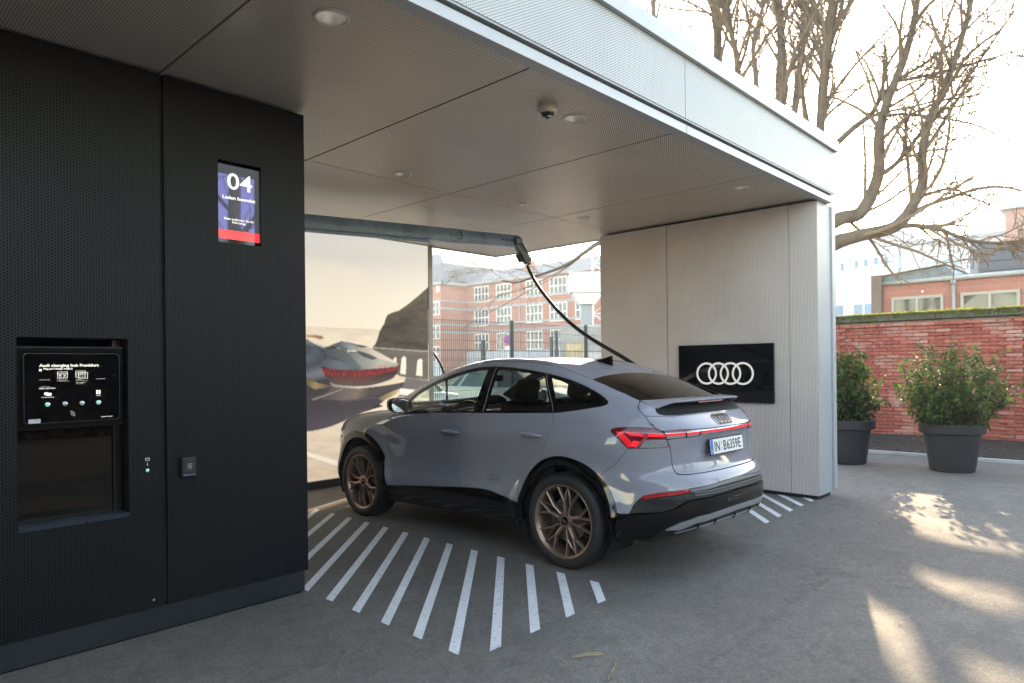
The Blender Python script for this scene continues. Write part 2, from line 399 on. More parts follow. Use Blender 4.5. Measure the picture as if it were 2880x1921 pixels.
# ---------------------------------------------------------------- dark equipment cabinet on the left
cab = thing('equipment_cabinet', 'dark perforated metal equipment cabinet with number screen and payment recess', 'cabinet', (0, 0, 0))
YW, XC, ZP = 4.31, 2.465, .156
OPN = (.803, 1.332, .718, 1.742); DSP = (1.862, 2.148, 2.370, 2.895)
def wall_panel(x0, x1, z0, z1, opn, name):
    xs, zs = [x0, x1], [z0, z1]
    mb = MB()
    rects = [(x0, x1, z0, z1)]
    if opn:
        a, b, c, d = opn; rects = [(x0, a, z0, z1), (b, x1, z0, z1), (a, b, z0, c), (a, b, d, z1)]
    for r_ in rects: mb.box((r_[0], YW, r_[2]), (r_[1], YW + .02, r_[3]))
    bm = bmesh.new(); me = bpy.data.meshes.new('t'); me.from_pydata(mb.v, [], mb.f); bm.from_mesh(me); bpy.data.meshes.remove(me)
    o = mk(name, mb.v, mb.f, M_DARK_XZ, cab, fix=True); bm.free(); return o
wall_panel(-4.0, -1.72, ZP, ZC - .022, None, 'cabinet_panel')
wall_panel(-1.70, .0, ZP, ZC - .022, None, 'cabinet_panel')
wall_panel(.02, 1.515, ZP, ZC - .022, OPN, 'cabinet_panel')
wall_panel(1.541, XC, ZP, ZC - .022, DSP, 'cabinet_panel')
box('cabinet_side', (XC - .02, YW + .0215, ZP), (XC - .001, 7.78, ZC - .022), perforated('perforated_anthracite_side', (.0095, .0115, .0140), .42, 0, (1, 2), .0040, (.002, .002, .0025)), cab)
MB().box((-4, YW + .012, .012), (XC - .022, YW + .2, ZP - .004), .002).build('plinth', M_PLINTH, cab)
box('cabinet_core', (-4, YW + .30, .01), (XC - .03, 7.78, ZC - .02), M_BACK, cab)
box('plinth_foot', (-4, YW + .03, 0), (XC - .04, YW + .2, .0115), M_BACK, cab)
box('core_front', (-4, YW + .19, .16), (OPN[0] - .02, YW + .3, ZC - .02), M_BACK, cab)
box('core_front', (OPN[1] + .02, YW + .19, .16), (XC - .03, YW + .3, ZC - .02), M_BACK, cab)
box('core_joint', (1.50, YW + .0215, ZP), (1.555, YW + .03, ZC - .03), M_BACK, cab)
# payment recess
a, b, c, d = OPN
M_DGLASS = simple('dark_glass', (.004, .0035, .003), .03, 0, 0, Specular_IOR_Level=.28)
rec = MB().box((a - .018, YW + .021, c - .02), (a - .001, YW + .2, d + .02)).box((b + .001, YW + .021, c - .02), (b + .018, YW + .2, d + .02)).box((a - .018, YW + .021, d + .001), (b + .018, YW + .2, d + .02)).box((a - .018, YW + .021, c - .02), (b + .018, YW + .2, c - .001)).build('recess_lining', simple('recess_lining', (.012, .014, .016), .3), cab)
box('recess_sill', (a, YW + .003, c), (b, YW + .12, c + .022), simple('sill_steel', (.03, .045, .062), .3, .4, .2), cab)
box('glass_panel', (a, YW + .115, c + .024), (b - .055, YW + .125, 1.235), M_DGLASS, cab)
for k in range(3): box('guide_rail', (b - .052 + .016 * k, YW + .10 + .006 * k, c + .022), (b - .042 + .016 * k, YW + .13, d), simple('guide_rail', (.03, .025, .022), .25, .5), cab)
# call button and its icon, lock, screws
M_WHITE_PRINT = emit('white_screen', (.95, .93, .82), .19)
M_LABEL = simple('white_print', (.75, .75, .75), .5, 0, 0)
M_STEEL = simple('brushed_steel', (.62, .62, .63), .25, 1.0, .1, 40)
M_GREENLED = emit('green_led', (.10, .85, .40), .22)
def push_button(x, z, y, parent, lit, r=.0105):
    MB().lathe([(r, y), (r, y - .003), (r * .72, y - .0045)], (x, 0, z), 'y', 24).build('button_collar', M_STEEL, parent, 30)
    MB().lathe([(r * .70, y - .002), (r * .70, y - .0035), (r * .42, y - .0035)], (x, 0, z), 'y', 24).build('button_ring', M_GREENLED if lit else M_STEEL, parent, 30)
    MB().lathe([(r * .40, y - .003), (r * .40, y - .0052), (.0002, y - .0056)], (x, 0, z), 'y', 24).build('button_cap', M_STEEL, parent, 30)
push_button(1.429, .970, YW, cab, True)
MB().box((1.4185, YW - .0012, 1.028), (1.4415, YW, 1.044)).build('screen_icon', M_LABEL, cab)
box('screen_icon', (1.4215, YW - .0018, 1.031), (1.4385, YW - .0011, 1.041), M_PLINTH, cab)
MB().box((1.429, YW - .001, 1.002), (1.4308, YW, 1.018)).prism([(1.4255, 1.005), (1.4343, 1.005), (1.4299, .999)], 1, YW - .001, YW).build('arrow_icon', M_LABEL, cab)
MB().lathe([(.008, YW), (.008, YW - .006), (.001, YW - .007)], (1.455, 0, .205), 'y', 16).build('lock', M_STEEL, cab, 30)
for x in (.48, 1.2, 1.9, 2.4): MB().lathe([(.004, YW + .012), (.004, YW + .010), (.0003, YW + .009)], (x, 0, .125), 'y', 10).build('plinth_screw', M_BLACK, cab)
# ---------------------------------------------------------------- payment terminal
YT = 4.345
term = thing('payment_terminal', 'black charging terminal screen with four round buttons in the cabinet recess', 'terminal')
MB().box((.806, YT + .012, 1.243), (1.322, YT + .06, 1.694), .006).build('terminal_housing', simple('terminal_gloss', (.004, .004, .004), .10, 0, 0, Specular_IOR_Level=.35), term)
def rrect(x0, x1, z0, z1, r, n=6):
    P = []
    for cx, cz, a0 in ((x1 - r, z0 + r, -90), (x1 - r, z1 - r, 0), (x0 + r, z1 - r, 90), (x0 + r, z0 + r, 180)):
        P += [(cx + r * math.cos(R(a0 + 90 * k / n)), cz + r * math.sin(R(a0 + 90 * k / n))) for k in range(n + 1)]
    return P
MB().prism(rrect(.838, 1.297, 1.280, 1.657, .022), 1, YT - .004, YT + .013).build('bezel', simple('bezel', (.02, .02, .022), .3, 0, 0), term, 30)
MB().prism(rrect(.841, 1.294, 1.283, 1.654, .020), 1, YT - .0055, YT - .0035).build('screen_glass', simple('screen_glass', (.002, .002, .003), .05, 0, 0, Specular_IOR_Level=.3), term, 30)
YS = YT - .0062
FX = lambda x, z: frame((x, YS, z), (1, 0, 0), (0, 0, 1))
text('title_text', 'Audi charging hub Frankfurt', .02, M_WHITE_PRINT, term, FX(.907, 1.579), .0006, 'LEFT', .283, 0)
text('subtitle_text', 'Plug and Charge möglich', .012, M_WHITE_PRINT, term, FX(.927, 1.566), .0003, 'LEFT', .135, 0)
def mini_text(x, z, w, body, h=.004): text('small_print', body, .01, M_WHITE_PRINT, term, FX(x, z), 0, 'LEFT', w, 0, h)
mini_text(.907, 1.512, .048, 'Freischaltung via App'); mini_text(.990, 1.510, .045, 'Kreditkartenzahlung'); mini_text(.990, 1.504, .058, 'Kontaktlos oder Karte', .003)
mini_text(1.077, 1.511, .028, 'Audi charging', .004); mini_text(1.077, 1.505, .058, 'Ladekarte vorhalten', .003); mini_text(1.077, 1.494, .045, 'Weitere Ladekarten', .004); mini_text(1.077, 1.488, .034, 'vor Leser halten', .003)
mini_text(1.177, 1.512, .043, 'Freischaltung via App'); mini_text(.907, 1.474, .048, 'Kunden Support 24/7'); mini_text(.907, 1.464, .073, '0800 6809909', .007)
mini_text(.917, 1.416, .056, 'Kartenzahlung', .007); mini_text(1.177, 1.416, .020, 'Beleg', .007); mini_text(1.2, 1.295, .060, 'hypercharger', .008)
def outline_rect(x0, x1, z0, z1, w, mb=None):
    mb = mb or MB()
    for q in ((x0, x1, z0, z0 + w), (x0, x1, z1 - w, z1), (x0, x0 + w, z0 + w, z1 - w), (x1 - w, x1, z0 + w, z1 - w)): mb.box((q[0], YS - .0003, q[2]), (q[1], YS, q[3]))
    return mb
outline_rect(.990, 1.038, 1.521, 1.556, .002).box((.991, YS - .0003, 1.543), (1.037, YS, 1.546)).box((.997, YS - .0003, 1.534), (1.009, YS, 1.538)).box((1.019, YS - .0003, 1.534), (1.029, YS, 1.538)).box((.997, YS - .0003, 1.526), (1.009, YS, 1.529)).box((1.017, YS - .0003, 1.526), (1.029, YS, 1.529)).build('card_icon', M_WHITE_PRINT, term)
outline_rect(1.076, 1.124, 1.524, 1.560, .002, outline_rect(1.09, 1.135, 1.517, 1.552, .002)).build('card_icon', M_WHITE_PRINT, term)
def rings(cx, cz, r, w, step, place, n=40, th=.001):
    """four interlocked flat rings; place(u, v, t) maps to 3-D (t = out of the face)"""
    mb = MB()
    for k in range(4):
        c = cx + (k - 1.5) * step; vs = []
        for j in range(n):
            a_ = 2 * math.pi * j / n
            for rad, t in ((r, 0), (r, th), (r - w, th), (r - w, 0)): vs.append(place(c + rad * math.cos(a_), cz + rad * math.sin(a_), t + k * .0002))
        fs = []
        for j in range(n):
            e = ((j + 1) % n) * 4; s_ = j * 4
            fs += [(s_ + i, e + i, e + i + 1, s_ + i + 1) for i in range(3)]
        mb.add(vs, fs)
    return mb
rings(1.100, 1.543, .0072, .0014, .0095, lambda u, v, t: (u, YS - t, v), 20, .0003).build('rings_emblem', M_WHITE_PRINT, term)
MB().box((.929, YS - .0003, 1.433), (.946, YS, 1.446)).box((.937, YS - .0006, 1.428), (.962, YS - .0003, 1.443)).build('cards_icon', M_WHITE_PRINT, term)
box('receipt_icon', (1.176, YS - .0003, 1.428), (1.197, YS, 1.450), M_WHITE_PRINT, term)
text('receipt_letter', 'R', .018, M_BACK, term, frame((1.1865, YS - .0004, 1.432), (1, 0, 0), (0, 0, 1)), .0003, 'CENTER', .010, 0, .013)
box('plug_icon', (.907, YS - .0003, 1.561), (.919, YS, 1.572), M_WHITE_PRINT, term)
for x, lit in ((.943, True), (1.024, False), (1.105, False), (1.186, True)): push_button(x, 1.380, YS, term, lit, .0125)
for k, r_ in enumerate((.006, .013, .020)):
    MB().tube([(1.050 + r_ * math.cos(R(t)), YS - .0005, 1.319 + r_ * math.sin(R(t))) for t in range(-28, 95, 12)], .0014, 5).build('contactless_arc', M_LABEL, term)
MB().box((.857, YS - .0006, 1.283), (.911, YS, 1.305)).build('legal_sticker', simple('sticker', (.55, .56, .58), .5, 0, 0), term)
text('legal_text', 'LEGAL', .01, simple('grey_print', (.2, .2, .22), .6, 0, 0), term, frame((.895, YS - .0007, 1.295), (1, 0, 0), (0, 0, 1)), 0, 'CENTER', .026, 0, .007)
# ---------------------------------------------------------------- number screen
disp = thing('status_display', 'upright status screen showing 04 with a red band', 'screen')
a, b, c, d = DSP
box('screen_frame', (a - .01, YW + .05, c - .01), (b + .03, YW + .09, d + .01), M_GLOSSBLACK, disp)
box('screen_frame', (a - .006, YW + .022, c - .01), (a - .0005, YW + .05, d + .01), M_BACK, disp)
def screen_image():
    t = NT('screen_image'); p = t.pr((.008, .008, .01), .02, Specular_IOR_Level=.8, IOR=1.85); p.inputs['Specular Tint'].default_value = (.42, .34, 1.0, 1); co = t.obj()
    p.inputs['Emission Color'].default_value = (.10, .11, .11, 1); p.inputs['Emission Strength'].default_value = .11; return t.fin(p)
YD = YW + .049
box('screen_picture', (1.884, YD, 2.40), (2.158, YD + .002, 2.882), screen_image(), disp)
box('red_band', (1.884, YD - .0006, 2.402), (2.158, YD - .0002, 2.461), emit('red_screen', (1.0, .055, .06), .17), disp)
FD = lambda x, z: frame((x, YD - .0012, z), (1, 0, 0), (0, 0, 1))
text('number_text', '04', .14, M_WHITE_PRINT, disp, FD(2.026, 2.727), .0012, 'CENTER', .166, .0005, .107)
text('status_text', 'Laden beendet', .03, M_WHITE_PRINT, disp, FD(2.021, 2.662), .0006, 'CENTER', .219, .0005)
text('hint_text', 'Bitte entfernen Sie Ihr', .02, M_WHITE_PRINT, disp, FD(2.021, 2.527), .0002, 'CENTER', .200, .0005)
text('hint_text', 'Fahrzeug.', .02, M_WHITE_PRINT, disp, FD(2.019, 2.503), .0002, 'CENTER', .090, .0005)
# ---------------------------------------------------------------- card reader
rd = thing('card_reader', 'small black card reader box mounted on the dark cabinet', 'card reader')
MB().box((1.612, YW - .035, .912), (1.700, YW - .001, 1.026), .004).build('reader_body', simple('reader_black', (.012, .012, .013), .35), rd)
box('reader_screen', (1.628, YW - .0365, .935), (1.688, YW - .0352, 1.015), simple('reader_glass', (.03, .035, .035), .08, 0, 0), rd)
box('reader_slot', (1.622, YW - .0365, .916), (1.690, YW - .0352, .924), simple('reader_blue', (.10, .14, .25), .3, 0, 0), rd)
for k in range(4): box('reader_print', (1.645 + .003 * (k % 2), YW - .0372, .985 - .009 * k), (1.672 - .003 * (k % 2), YW - .0366, .989 - .009 * k), simple('reader_print', (.25, .27, .25), .5, 0, 0), rd)
# ---------------------------------------------------------------- pale partition wall with the logo screen
part = thing('partition_wall', 'pale perforated metal partition wall with black base right of the car', 'wall')
XW, YP, YE, XR = 7.65, 2.666, 5.55, 8.06
ZB = .107
for y0, y1 in ((YP, 2.968), (2.976, 4.510), (4.518, YE)):
    MB().box((XW, y0, ZB), (XW + .02, y1, ZC - .028), .001).build('wall_panel', M_WALL, part)
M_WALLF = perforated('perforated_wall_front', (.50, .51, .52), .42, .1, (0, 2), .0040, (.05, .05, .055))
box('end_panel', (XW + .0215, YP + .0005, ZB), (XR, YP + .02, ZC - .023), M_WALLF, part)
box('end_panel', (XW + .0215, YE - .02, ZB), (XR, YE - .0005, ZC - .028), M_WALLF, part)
MB().box((XR + .004, YP - .02, ZB + .03), (XR + .10, YP + .03, ZC - .03), .003).build('edge_trim', M_ALU, part)
box('outer_panel', (XR - .0195, YP + .031, ZB), (XR - .001, YE - .021, ZC - .028), M_ALU, part)
box('wall_core', (XW + .05, YP + .05, .05), (XR - .03, YE - .05, ZC - .01), M_BACK, part)
box('seam_backing', (XW + .021, YP + .02, ZB), (XW + .03, YE - .03, ZC - .03), simple('seam_grey', (.40, .38, .36), .5), part)
box('base', (XW + .02, YP + .02, .04), (XR - .02, YE - .02, ZB - .001), M_BLACK, part)
logo = thing('logo_screen', 'black wall screen showing four silver rings behind the car', 'screen')
MB().box((XW - .028, 3.142, 1.097), (XW - .001, 4.344, 1.786), .004).build('screen_body', simple('screen_body', (.006, .006, .007), .3, 0, 0), logo)
box('screen_glass', (XW - .0295, 3.150, 1.105), (XW - .0283, 4.336, 1.778), simple('logo_glass', (.0022, .003, .005), .045, 0, 0), logo)
rings(3.737, 1.438, .134, .024, .1525, lambda u, v, t: (XW - .030 - t, 3.737 * 2 - u, v), 56, .001).build('rings_emblem', emit('ring_grey', (.60, .60, .58), .15), logo)
# ---------------------------------------------------------------- security camera under the ceiling
sc_ = thing('security_camera', 'round beige dome security camera on the canopy ceiling', 'camera', (3.58, 3.03, ZC))
MB().lathe([(.066, 0), (.068, -.004), (.068, -.040), (.064, -.052), (.046, -.055)], n=40).build('camera_housing', simple('camera_beige', (.80, .70, .62), .45, 0, .05), sc_, 35)
MB().lathe([(.050, -.053), (.046, -.062), (.034, -.074), (.015, -.082), (.0005, -.083)], n=32).build('camera_dome', M_GLOSSBLACK, sc_, True)
MB().lathe([(.014, -.081), (.012, -.088), (.0005, -.090)], n=20).build('lens', simple('lens_glass', (.05, .06, .08), .05, 0, 0), sc_, True)
MB().tube([(.030 * math.cos(R(t)), .030 * math.sin(R(t)), -.0775) for t in range(200, 341, 14)], .004, 6).build('lens_ring', M_STEEL, sc_, True)
# ---------------------------------------------------------------- car body as a smooth implicit solid (car frame: x fwd from rear axle, y left, z up)
def _curve(pts, sm=0.05, n=600):
    pts = np.array(sorted(pts), float)
    xs = np.linspace(pts[0, 0] - .4, pts[-1, 0] + .4, n)
    lo = pts[0, 1] + (xs - pts[0, 0]) * (pts[1, 1] - pts[0, 1]) / (pts[1, 0] - pts[0, 0])
    hi = pts[-1, 1] + (xs - pts[-1, 0]) * (pts[-1, 1] - pts[-2, 1]) / (pts[-1, 0] - pts[-2, 0])
    ys = np.interp(xs, pts[:, 0], pts[:, 1])
    ys = np.where(xs < pts[0, 0], lo, np.where(xs > pts[-1, 0], hi, ys))
    if sm > 0:
        d = xs[1] - xs[0]; k = int(3 * sm / d) + 1
        g = np.exp(-.5 * (np.arange(-k, k + 1) * d / sm) ** 2); g /= g.sum()
        yp = np.concatenate([ys[0] + (np.arange(-k, 0)) * (ys[1] - ys[0]), ys, ys[-1] + np.arange(1, k + 1) * (ys[-1] - ys[-2])])
        ys = np.convolve(yp, g, 'valid')
    return xs, ys
def _ev(c, v): return np.interp(v, c[0], c[1])
def smax(a, b, k):
    h = np.maximum(k - np.abs(a - b), 0) / k
    return np.maximum(a, b) + h * h * k * .25
def smin(a, b, k): return -smax(-a, -b, k)
C_W = _curve([(.15, .80), (.25, .875), (.34, .905), (.42, .918), (.50, .911), (.56, .896), (.66, .888), (.80, .898), (.90, .912), (.98, .918), (1.06, .908), (1.13, .886), (1.20, .862), (1.3, .82)], .016)
C_TAIL = _curve([(.20, -.72), (.30, -.86), (.40, -.945), (.50, -.985), (.60, -.995), (.68, -.985), (.735, -.962), (.775, -.915), (.86, -.895), (.95, -.90), (1.03, -.918), (1.085, -.925), (1.12, -.875), (1.18, -.79), (1.25, -.73), (1.35, -.62)], .014)
C_TC = _curve([(.2, .12), (.6, .12), (.8, .18), (1.1, .22), (1.3, .22)], .05)
C_NOSE = _curve([(.18, 3.45), (.35, 3.56), (.55, 3.62), (.75, 3.61), (.88, 3.55), (.96, 3.46), (1.05, 3.3)], .03)
C_DECK = _curve([(-1.2, 1.235), (-.4, 1.235), (.2, 1.215), (1.0, 1.185), (2.0, 1.155), (2.4, 1.145), (2.8, 1.110), (3.1, 1.060), (3.3, 1.010), (3.5, .93), (3.62, .84)], .06)
C_ROOF = _curve([(-.95, 1.18), (-.75, 1.248), (-.5, 1.338), (-.25, 1.422), (0, 1.496), (.145, 1.544), (.3, 1.588), (.45, 1.616), (.6, 1.632), (.85, 1.644), (1.06, 1.644), (1.25, 1.634), (1.45, 1.608), (1.7, 1.552), (2.0, 1.448), (2.3, 1.312), (2.55, 1.18)], .05)
def car_f(x, y, z):
    y = np.abs(y)
    # side of the lower body, with fender blisters and plan taper
    w = _ev(C_W, z)
    b = np.exp(-((z - .955) / .12) ** 2)
    w = w + .020 * b * np.exp(-((x + .10) / .42) ** 2) + .016 * b * np.exp(-((x - 2.75) / .45) ** 2)
    rr = np.sqrt(x ** 2 + (z - .36) ** 2); rf = np.sqrt((x - 2.764) ** 2 + (z - .36) ** 2)
    w = w + .030 * np.exp(-((rr - .46) / .10) ** 2) * (z < 5) + .040 * np.exp(-((rf - .46) / .10) ** 2)
    w = w - .10 * np.clip((-.05 - x) / .8, 0, 2) ** 2 - .09 * np.clip((x - 2.4) / 1.2, 0, 2) ** 2.5
    xt = _ev(C_TAIL, z) + _ev(C_TC, z) * y ** 2
    xn = _ev(C_NOSE, z) - .20 * y ** 2
    deck = _ev(C_DECK, x) - np.where(x > 2.2, .05 * y ** 2, 0)
    f = smax(y - w, xt - x, .40)
    f = smax(f, x - xn, .36)
    f = smax(f, z - deck, .07)
    # greenhouse
    zz = z - 1.15
    g = .872 - .36 * zz - .36 * zz * np.abs(zz)
    g = g - .10 * np.clip((.35 - x) / .9, 0, 2) ** 2 - .10 * np.clip((x - 1.5) / .9, 0, 2) ** 2
    xe = x + np.where(x > 1.2, .20, -.10) * y ** 2 * np.clip(np.abs(x - .7) / 1.0, 0, 1)
    rf_ = _ev(C_ROOF, xe) - .062 * y ** 2
    u = smax(y - g, (z - rf_) * .9, .11)
    u = smax(u, 1.13 - z, .05)
    u = smax(u, xt - x, .06)
    return smin(f, u, .05)
def _root(o, d, t0, t1, n=48):
    # first entry along o+t*d, t from t0 to t1 (vectorised); nan if none
    o = np.asarray(o, float); d = np.broadcast_to(np.asarray(d, float), o.shape)
    N = len(o); ta = np.full(N, t0, float); tb = np.full(N, np.nan); done = np.zeros(N, bool)
    ts = np.linspace(t0, t1, n)
    for i in range(1, n):
        p = o + d * ts[i]
        v = car_f(p[:, 0], p[:, 1], p[:, 2])
        hit = (~done) & (v < 0)
        tb[hit] = ts[i]; done |= hit
        ta[~done] = ts[i]
        if done.all(): break
    ok = done
    a = ta.copy(); b = np.where(ok, tb, t1)
    for _ in range(26):
        m = .5 * (a + b); p = o + d * m[:, None]
        v = car_f(p[:, 0], p[:, 1], p[:, 2])
        b = np.where(v < 0, m, b); a = np.where(v < 0, a, m)
    t = .5 * (a + b); t[~ok] = np.nan
    return o + d * t[:, None]
def car_n(p, e=2e-3):
    x, y, z = p.T
    g = np.stack([car_f(x + e, y, z) - car_f(x - e, y, z), car_f(x, y + e, z) - car_f(x, y - e, z), car_f(x, y, z + e) - car_f(x, y, z - e)], 1)
    return g / np.maximum(np.linalg.norm(g, axis=1, keepdims=True), 1e-9)
PXA = .12          # axis of the polar projection used round the tail
def lift_side(uv):
    uv = np.asarray(uv, float); o = np.stack([uv[:, 0], np.full(len(uv), 1.15), uv[:, 1]], 1)
    return _root(o, (0, -1, 0), 0, 1.1)
def lift_polar(uv):   # u = angle from straight back (rad), v = z
    uv = np.asarray(uv, float); d = np.stack([-np.cos(uv[:, 0]), np.sin(uv[:, 0]), np.zeros(len(uv))], 1)
    o = np.stack([np.full(len(uv), PXA), np.zeros(len(uv)), uv[:, 1]], 1) + d * 1.45
    return _root(o, -d, 0, 1.4)
def lift_top(uv):
    uv = np.asarray(uv, float); o = np.stack([uv[:, 0], uv[:, 1], np.full(len(uv), 1.8)], 1)
    return _root(o, (0, 0, -1), 0, 1.3)
def lift_front(uv):   # u = y, v = z from the nose
    uv = np.asarray(uv, float); o = np.stack([np.full(len(uv), 3.9), uv[:, 0], uv[:, 1]], 1)
    return _root(o, (-1, 0, 0), 0, 1.9)
# ---------------------------------------------------------------- the parked car
CAR_TH = R(89.11)
car = thing('parked_car', 'grey coupe-style electric SUV with bronze wheels parked under the canopy', 'car', (4.9609, 3.3109, 0), CAR_TH)
def paint():
    t = NT('car_paint'); p = t.pr((.27, .268, .305), .5, .0, Coat_Weight=1.0, Coat_Roughness=.015, Specular_IOR_Level=.0)
    co = t.obj(); f = t.noise(co, 900, 2, .6); g = t.noise(co, 1.2, 2)
    t.l(t.ramp(g, [(.3, (.262, .260, .298)), (.7, (.275, .273, .312))]), p.inputs['Base Color'])
    t.l(t.bump(f, .02, .0004), p.inputs['Normal']); return t.fin(p)
M_CAR = paint()
M_PIANO = simple('piano_black', (.003, .003, .0035), .07, 0, 0, Specular_IOR_Level=.38)
M_PLAST = simple('black_plastic', (.012, .012, .013), .5, 0, .2, 9, .2, 260, .001)
M_SATIN = simple('satin_silver', (.46, .46, .48), .38, .6, .05, 6)
M_GREYBAND = simple('grey_band', (.11, .115, .12), .42, .1, .1, 6)
M_RUB = None
def tyre_mat():
    t = NT('tyre_rubber'); co = t.obj(); p = t.pr((.014, .014, .015), .62)
    sx = t.n('SeparateXYZ'); t.l(co, sx.inputs[0])
    an = t.math('ARCTAN2', sx.outputs[2], sx.outputs[0]); rr = t.math('SQRT', t.math('ADD', t.math('POWER', sx.outputs[0], 2), t.math('POWER', sx.outputs[2], 2)))
    fr = t.math('FRACT', t.math('ADD', t.math('MULTIPLY', an, 11.5), t.math('MULTIPLY', sx.outputs[1], 6)))
    cut = t.math('MULTIPLY', t.math('LESS_THAN', fr, .16), t.math('GREATER_THAN', rr, .335))
    f = t.noise(co, 30, 4, .6)
    c = t.ramp(f, [(.3, (.011, .011, .012)), (.75, (.028, .026, .024))])
    t.l(t.mix(cut, c, (.004, .004, .004)), p.inputs['Base Color'])
    h = t.math('SUBTRACT', t.math('MULTIPLY', t.noise(co, 220, 2), .2), cut)
    t.l(t.bump(h, .8, .004), p.inputs['Normal']); return t.fin(p)
M_TYRE = tyre_mat()
M_BRONZE = simple('bronze_rim', (.36, .25, .19), .32, .75, .08, 10)
M_GLASSF = glass('window_glass_clear', (.84, .92, .86)); M_GLASSR = glass('window_glass_privacy', (.30, .32, .31)); M_GLASSB = glass('rear_glass', (.035, .033, .030))
M_INT = simple('interior_black', (.010, .010, .011), .7, 0, .2, 12); M_INT2 = simple('interior_dash', (.02, .021, .022), .6)
M_LENSRED = simple('lamp_red', (.13, .004, .008), .08, 0, 0, Coat_Weight=1.0, Coat_Roughness=.01)
M_LENSCLR = simple('lamp_clear', (.34, .35, .37), .16, .5, .2, 60, Coat_Weight=1.0, Coat_Roughness=.01)
M_LEDRED = emit('led_red', (1.0, .02, .04), .16); M_REDRING = simple('lamp_red_mid', (.42, .05, .08), .1, 0, 0, Coat_Weight=1.0)
M_REFLECTOR = simple('red_reflector', (.36, .012, .02), .1, 0, 0, Coat_Weight=1.0)
def cr(pts, n=5, closed=False):
    """Catmull-Rom through 2-D points"""
    P = [np.array(p, float) for p in pts]; out = []
    for i in range(len(P) - 1):
        p0 = P[i - 1] if i else 2 * P[0] - P[1]; p1, p2 = P[i], P[i + 1]; p3 = P[i + 2] if i + 2 < len(P) else 2 * P[-1] - P[-2]
        for k in range(n):
            t = k / n; out.append(tuple(.5 * ((2 * p1) + (-p0 + p2) * t + (2 * p0 - 5 * p1 + 4 * p2 - p3) * t * t + (-p0 + 3 * p1 - 3 * p2 + p3) * t ** 3)))
    out.append(tuple(P[-1])); return out
def join(*segs):
    out = []
    for s in segs:
        for p in s:
            if not out or (abs(p[0] - out[-1][0]) + abs(p[1] - out[-1][1])) > .0015: out.append(tuple(p))
    if abs(out[0][0] - out[-1][0]) + abs(out[0][1] - out[-1][1]) < .0015: out.pop()
    return out
def mirror_u(half):
    """half outline from the centre line round to the centre line (u>=0) -> whole outline"""
    return join(half, [(-u, v) for u, v in half[::-1]])
PXF = 2.55
def lift_pf(uv):
    uv = np.asarray(uv, float); d = np.stack([np.cos(uv[:, 0]), np.sin(uv[:, 0]), np.zeros(len(uv))], 1)
    o = np.stack([np.full(len(uv), PXF), np.zeros(len(uv)), uv[:, 1]], 1) + d * 1.5
    return _root(o, -d, 0, 1.4)
DOM = {'s': (lift_side, 1.0), 'p': (lift_polar, .92), 't': (lift_top, 1.0), 'f': (lift_pf, .92)}
def s2p(pts):
    L = lift_side(np.array(pts)); return [(float(math.atan2(q[1], -(q[0] - PXA))), float(q[2])) for q in L]
def area2(P): return sum(P[i][0] * P[(i + 1) % len(P)][1] - P[(i + 1) % len(P)][0] * P[i][1] for i in range(len(P))) / 2
def resample(P, d):
    out = []
    for i in range(len(P)):
        a, b = np.array(P[i]), np.array(P[(i + 1) % len(P)]); n = max(1, int(math.ceil(np.linalg.norm(b - a) / d)))
        out += [a + (b - a) * k / n for k in range(n)]
    return np.array(out)
def inset(P, g):
    P = np.array(P, float)
    nx = np.roll(P, -1, 0); pv = np.roll(P, 1, 0)
    d1 = P - pv; d2 = nx - P
    d1 /= np.maximum(np.linalg.norm(d1, axis=1, keepdims=True), 1e-9); d2 /= np.maximum(np.linalg.norm(d2, axis=1, keepdims=True), 1e-9)
    n1 = np.stack([-d1[:, 1], d1[:, 0]], 1); n2 = np.stack([-d2[:, 1], d2[:, 0]], 1)
    b = n1 + n2; L = np.maximum(np.linalg.norm(b, axis=1, keepdims=True), .4); b = b / L
    k = 1 / np.clip((b * n1).sum(1, keepdims=True), .55, 1)
    return P + b * k * g
def inside(P, q):
    x, y = q[:, 0], q[:, 1]; c = np.zeros(len(q), bool); j = len(P) - 1
    for i in range(len(P)):
        xi, yi = P[i]; xj, yj = P[j]
        if yi != yj: c ^= ((yi > y) != (yj > y)) & (x < (xj - xi) * (y - yi) / (yj - yi) + xi)
        j = i
    return c
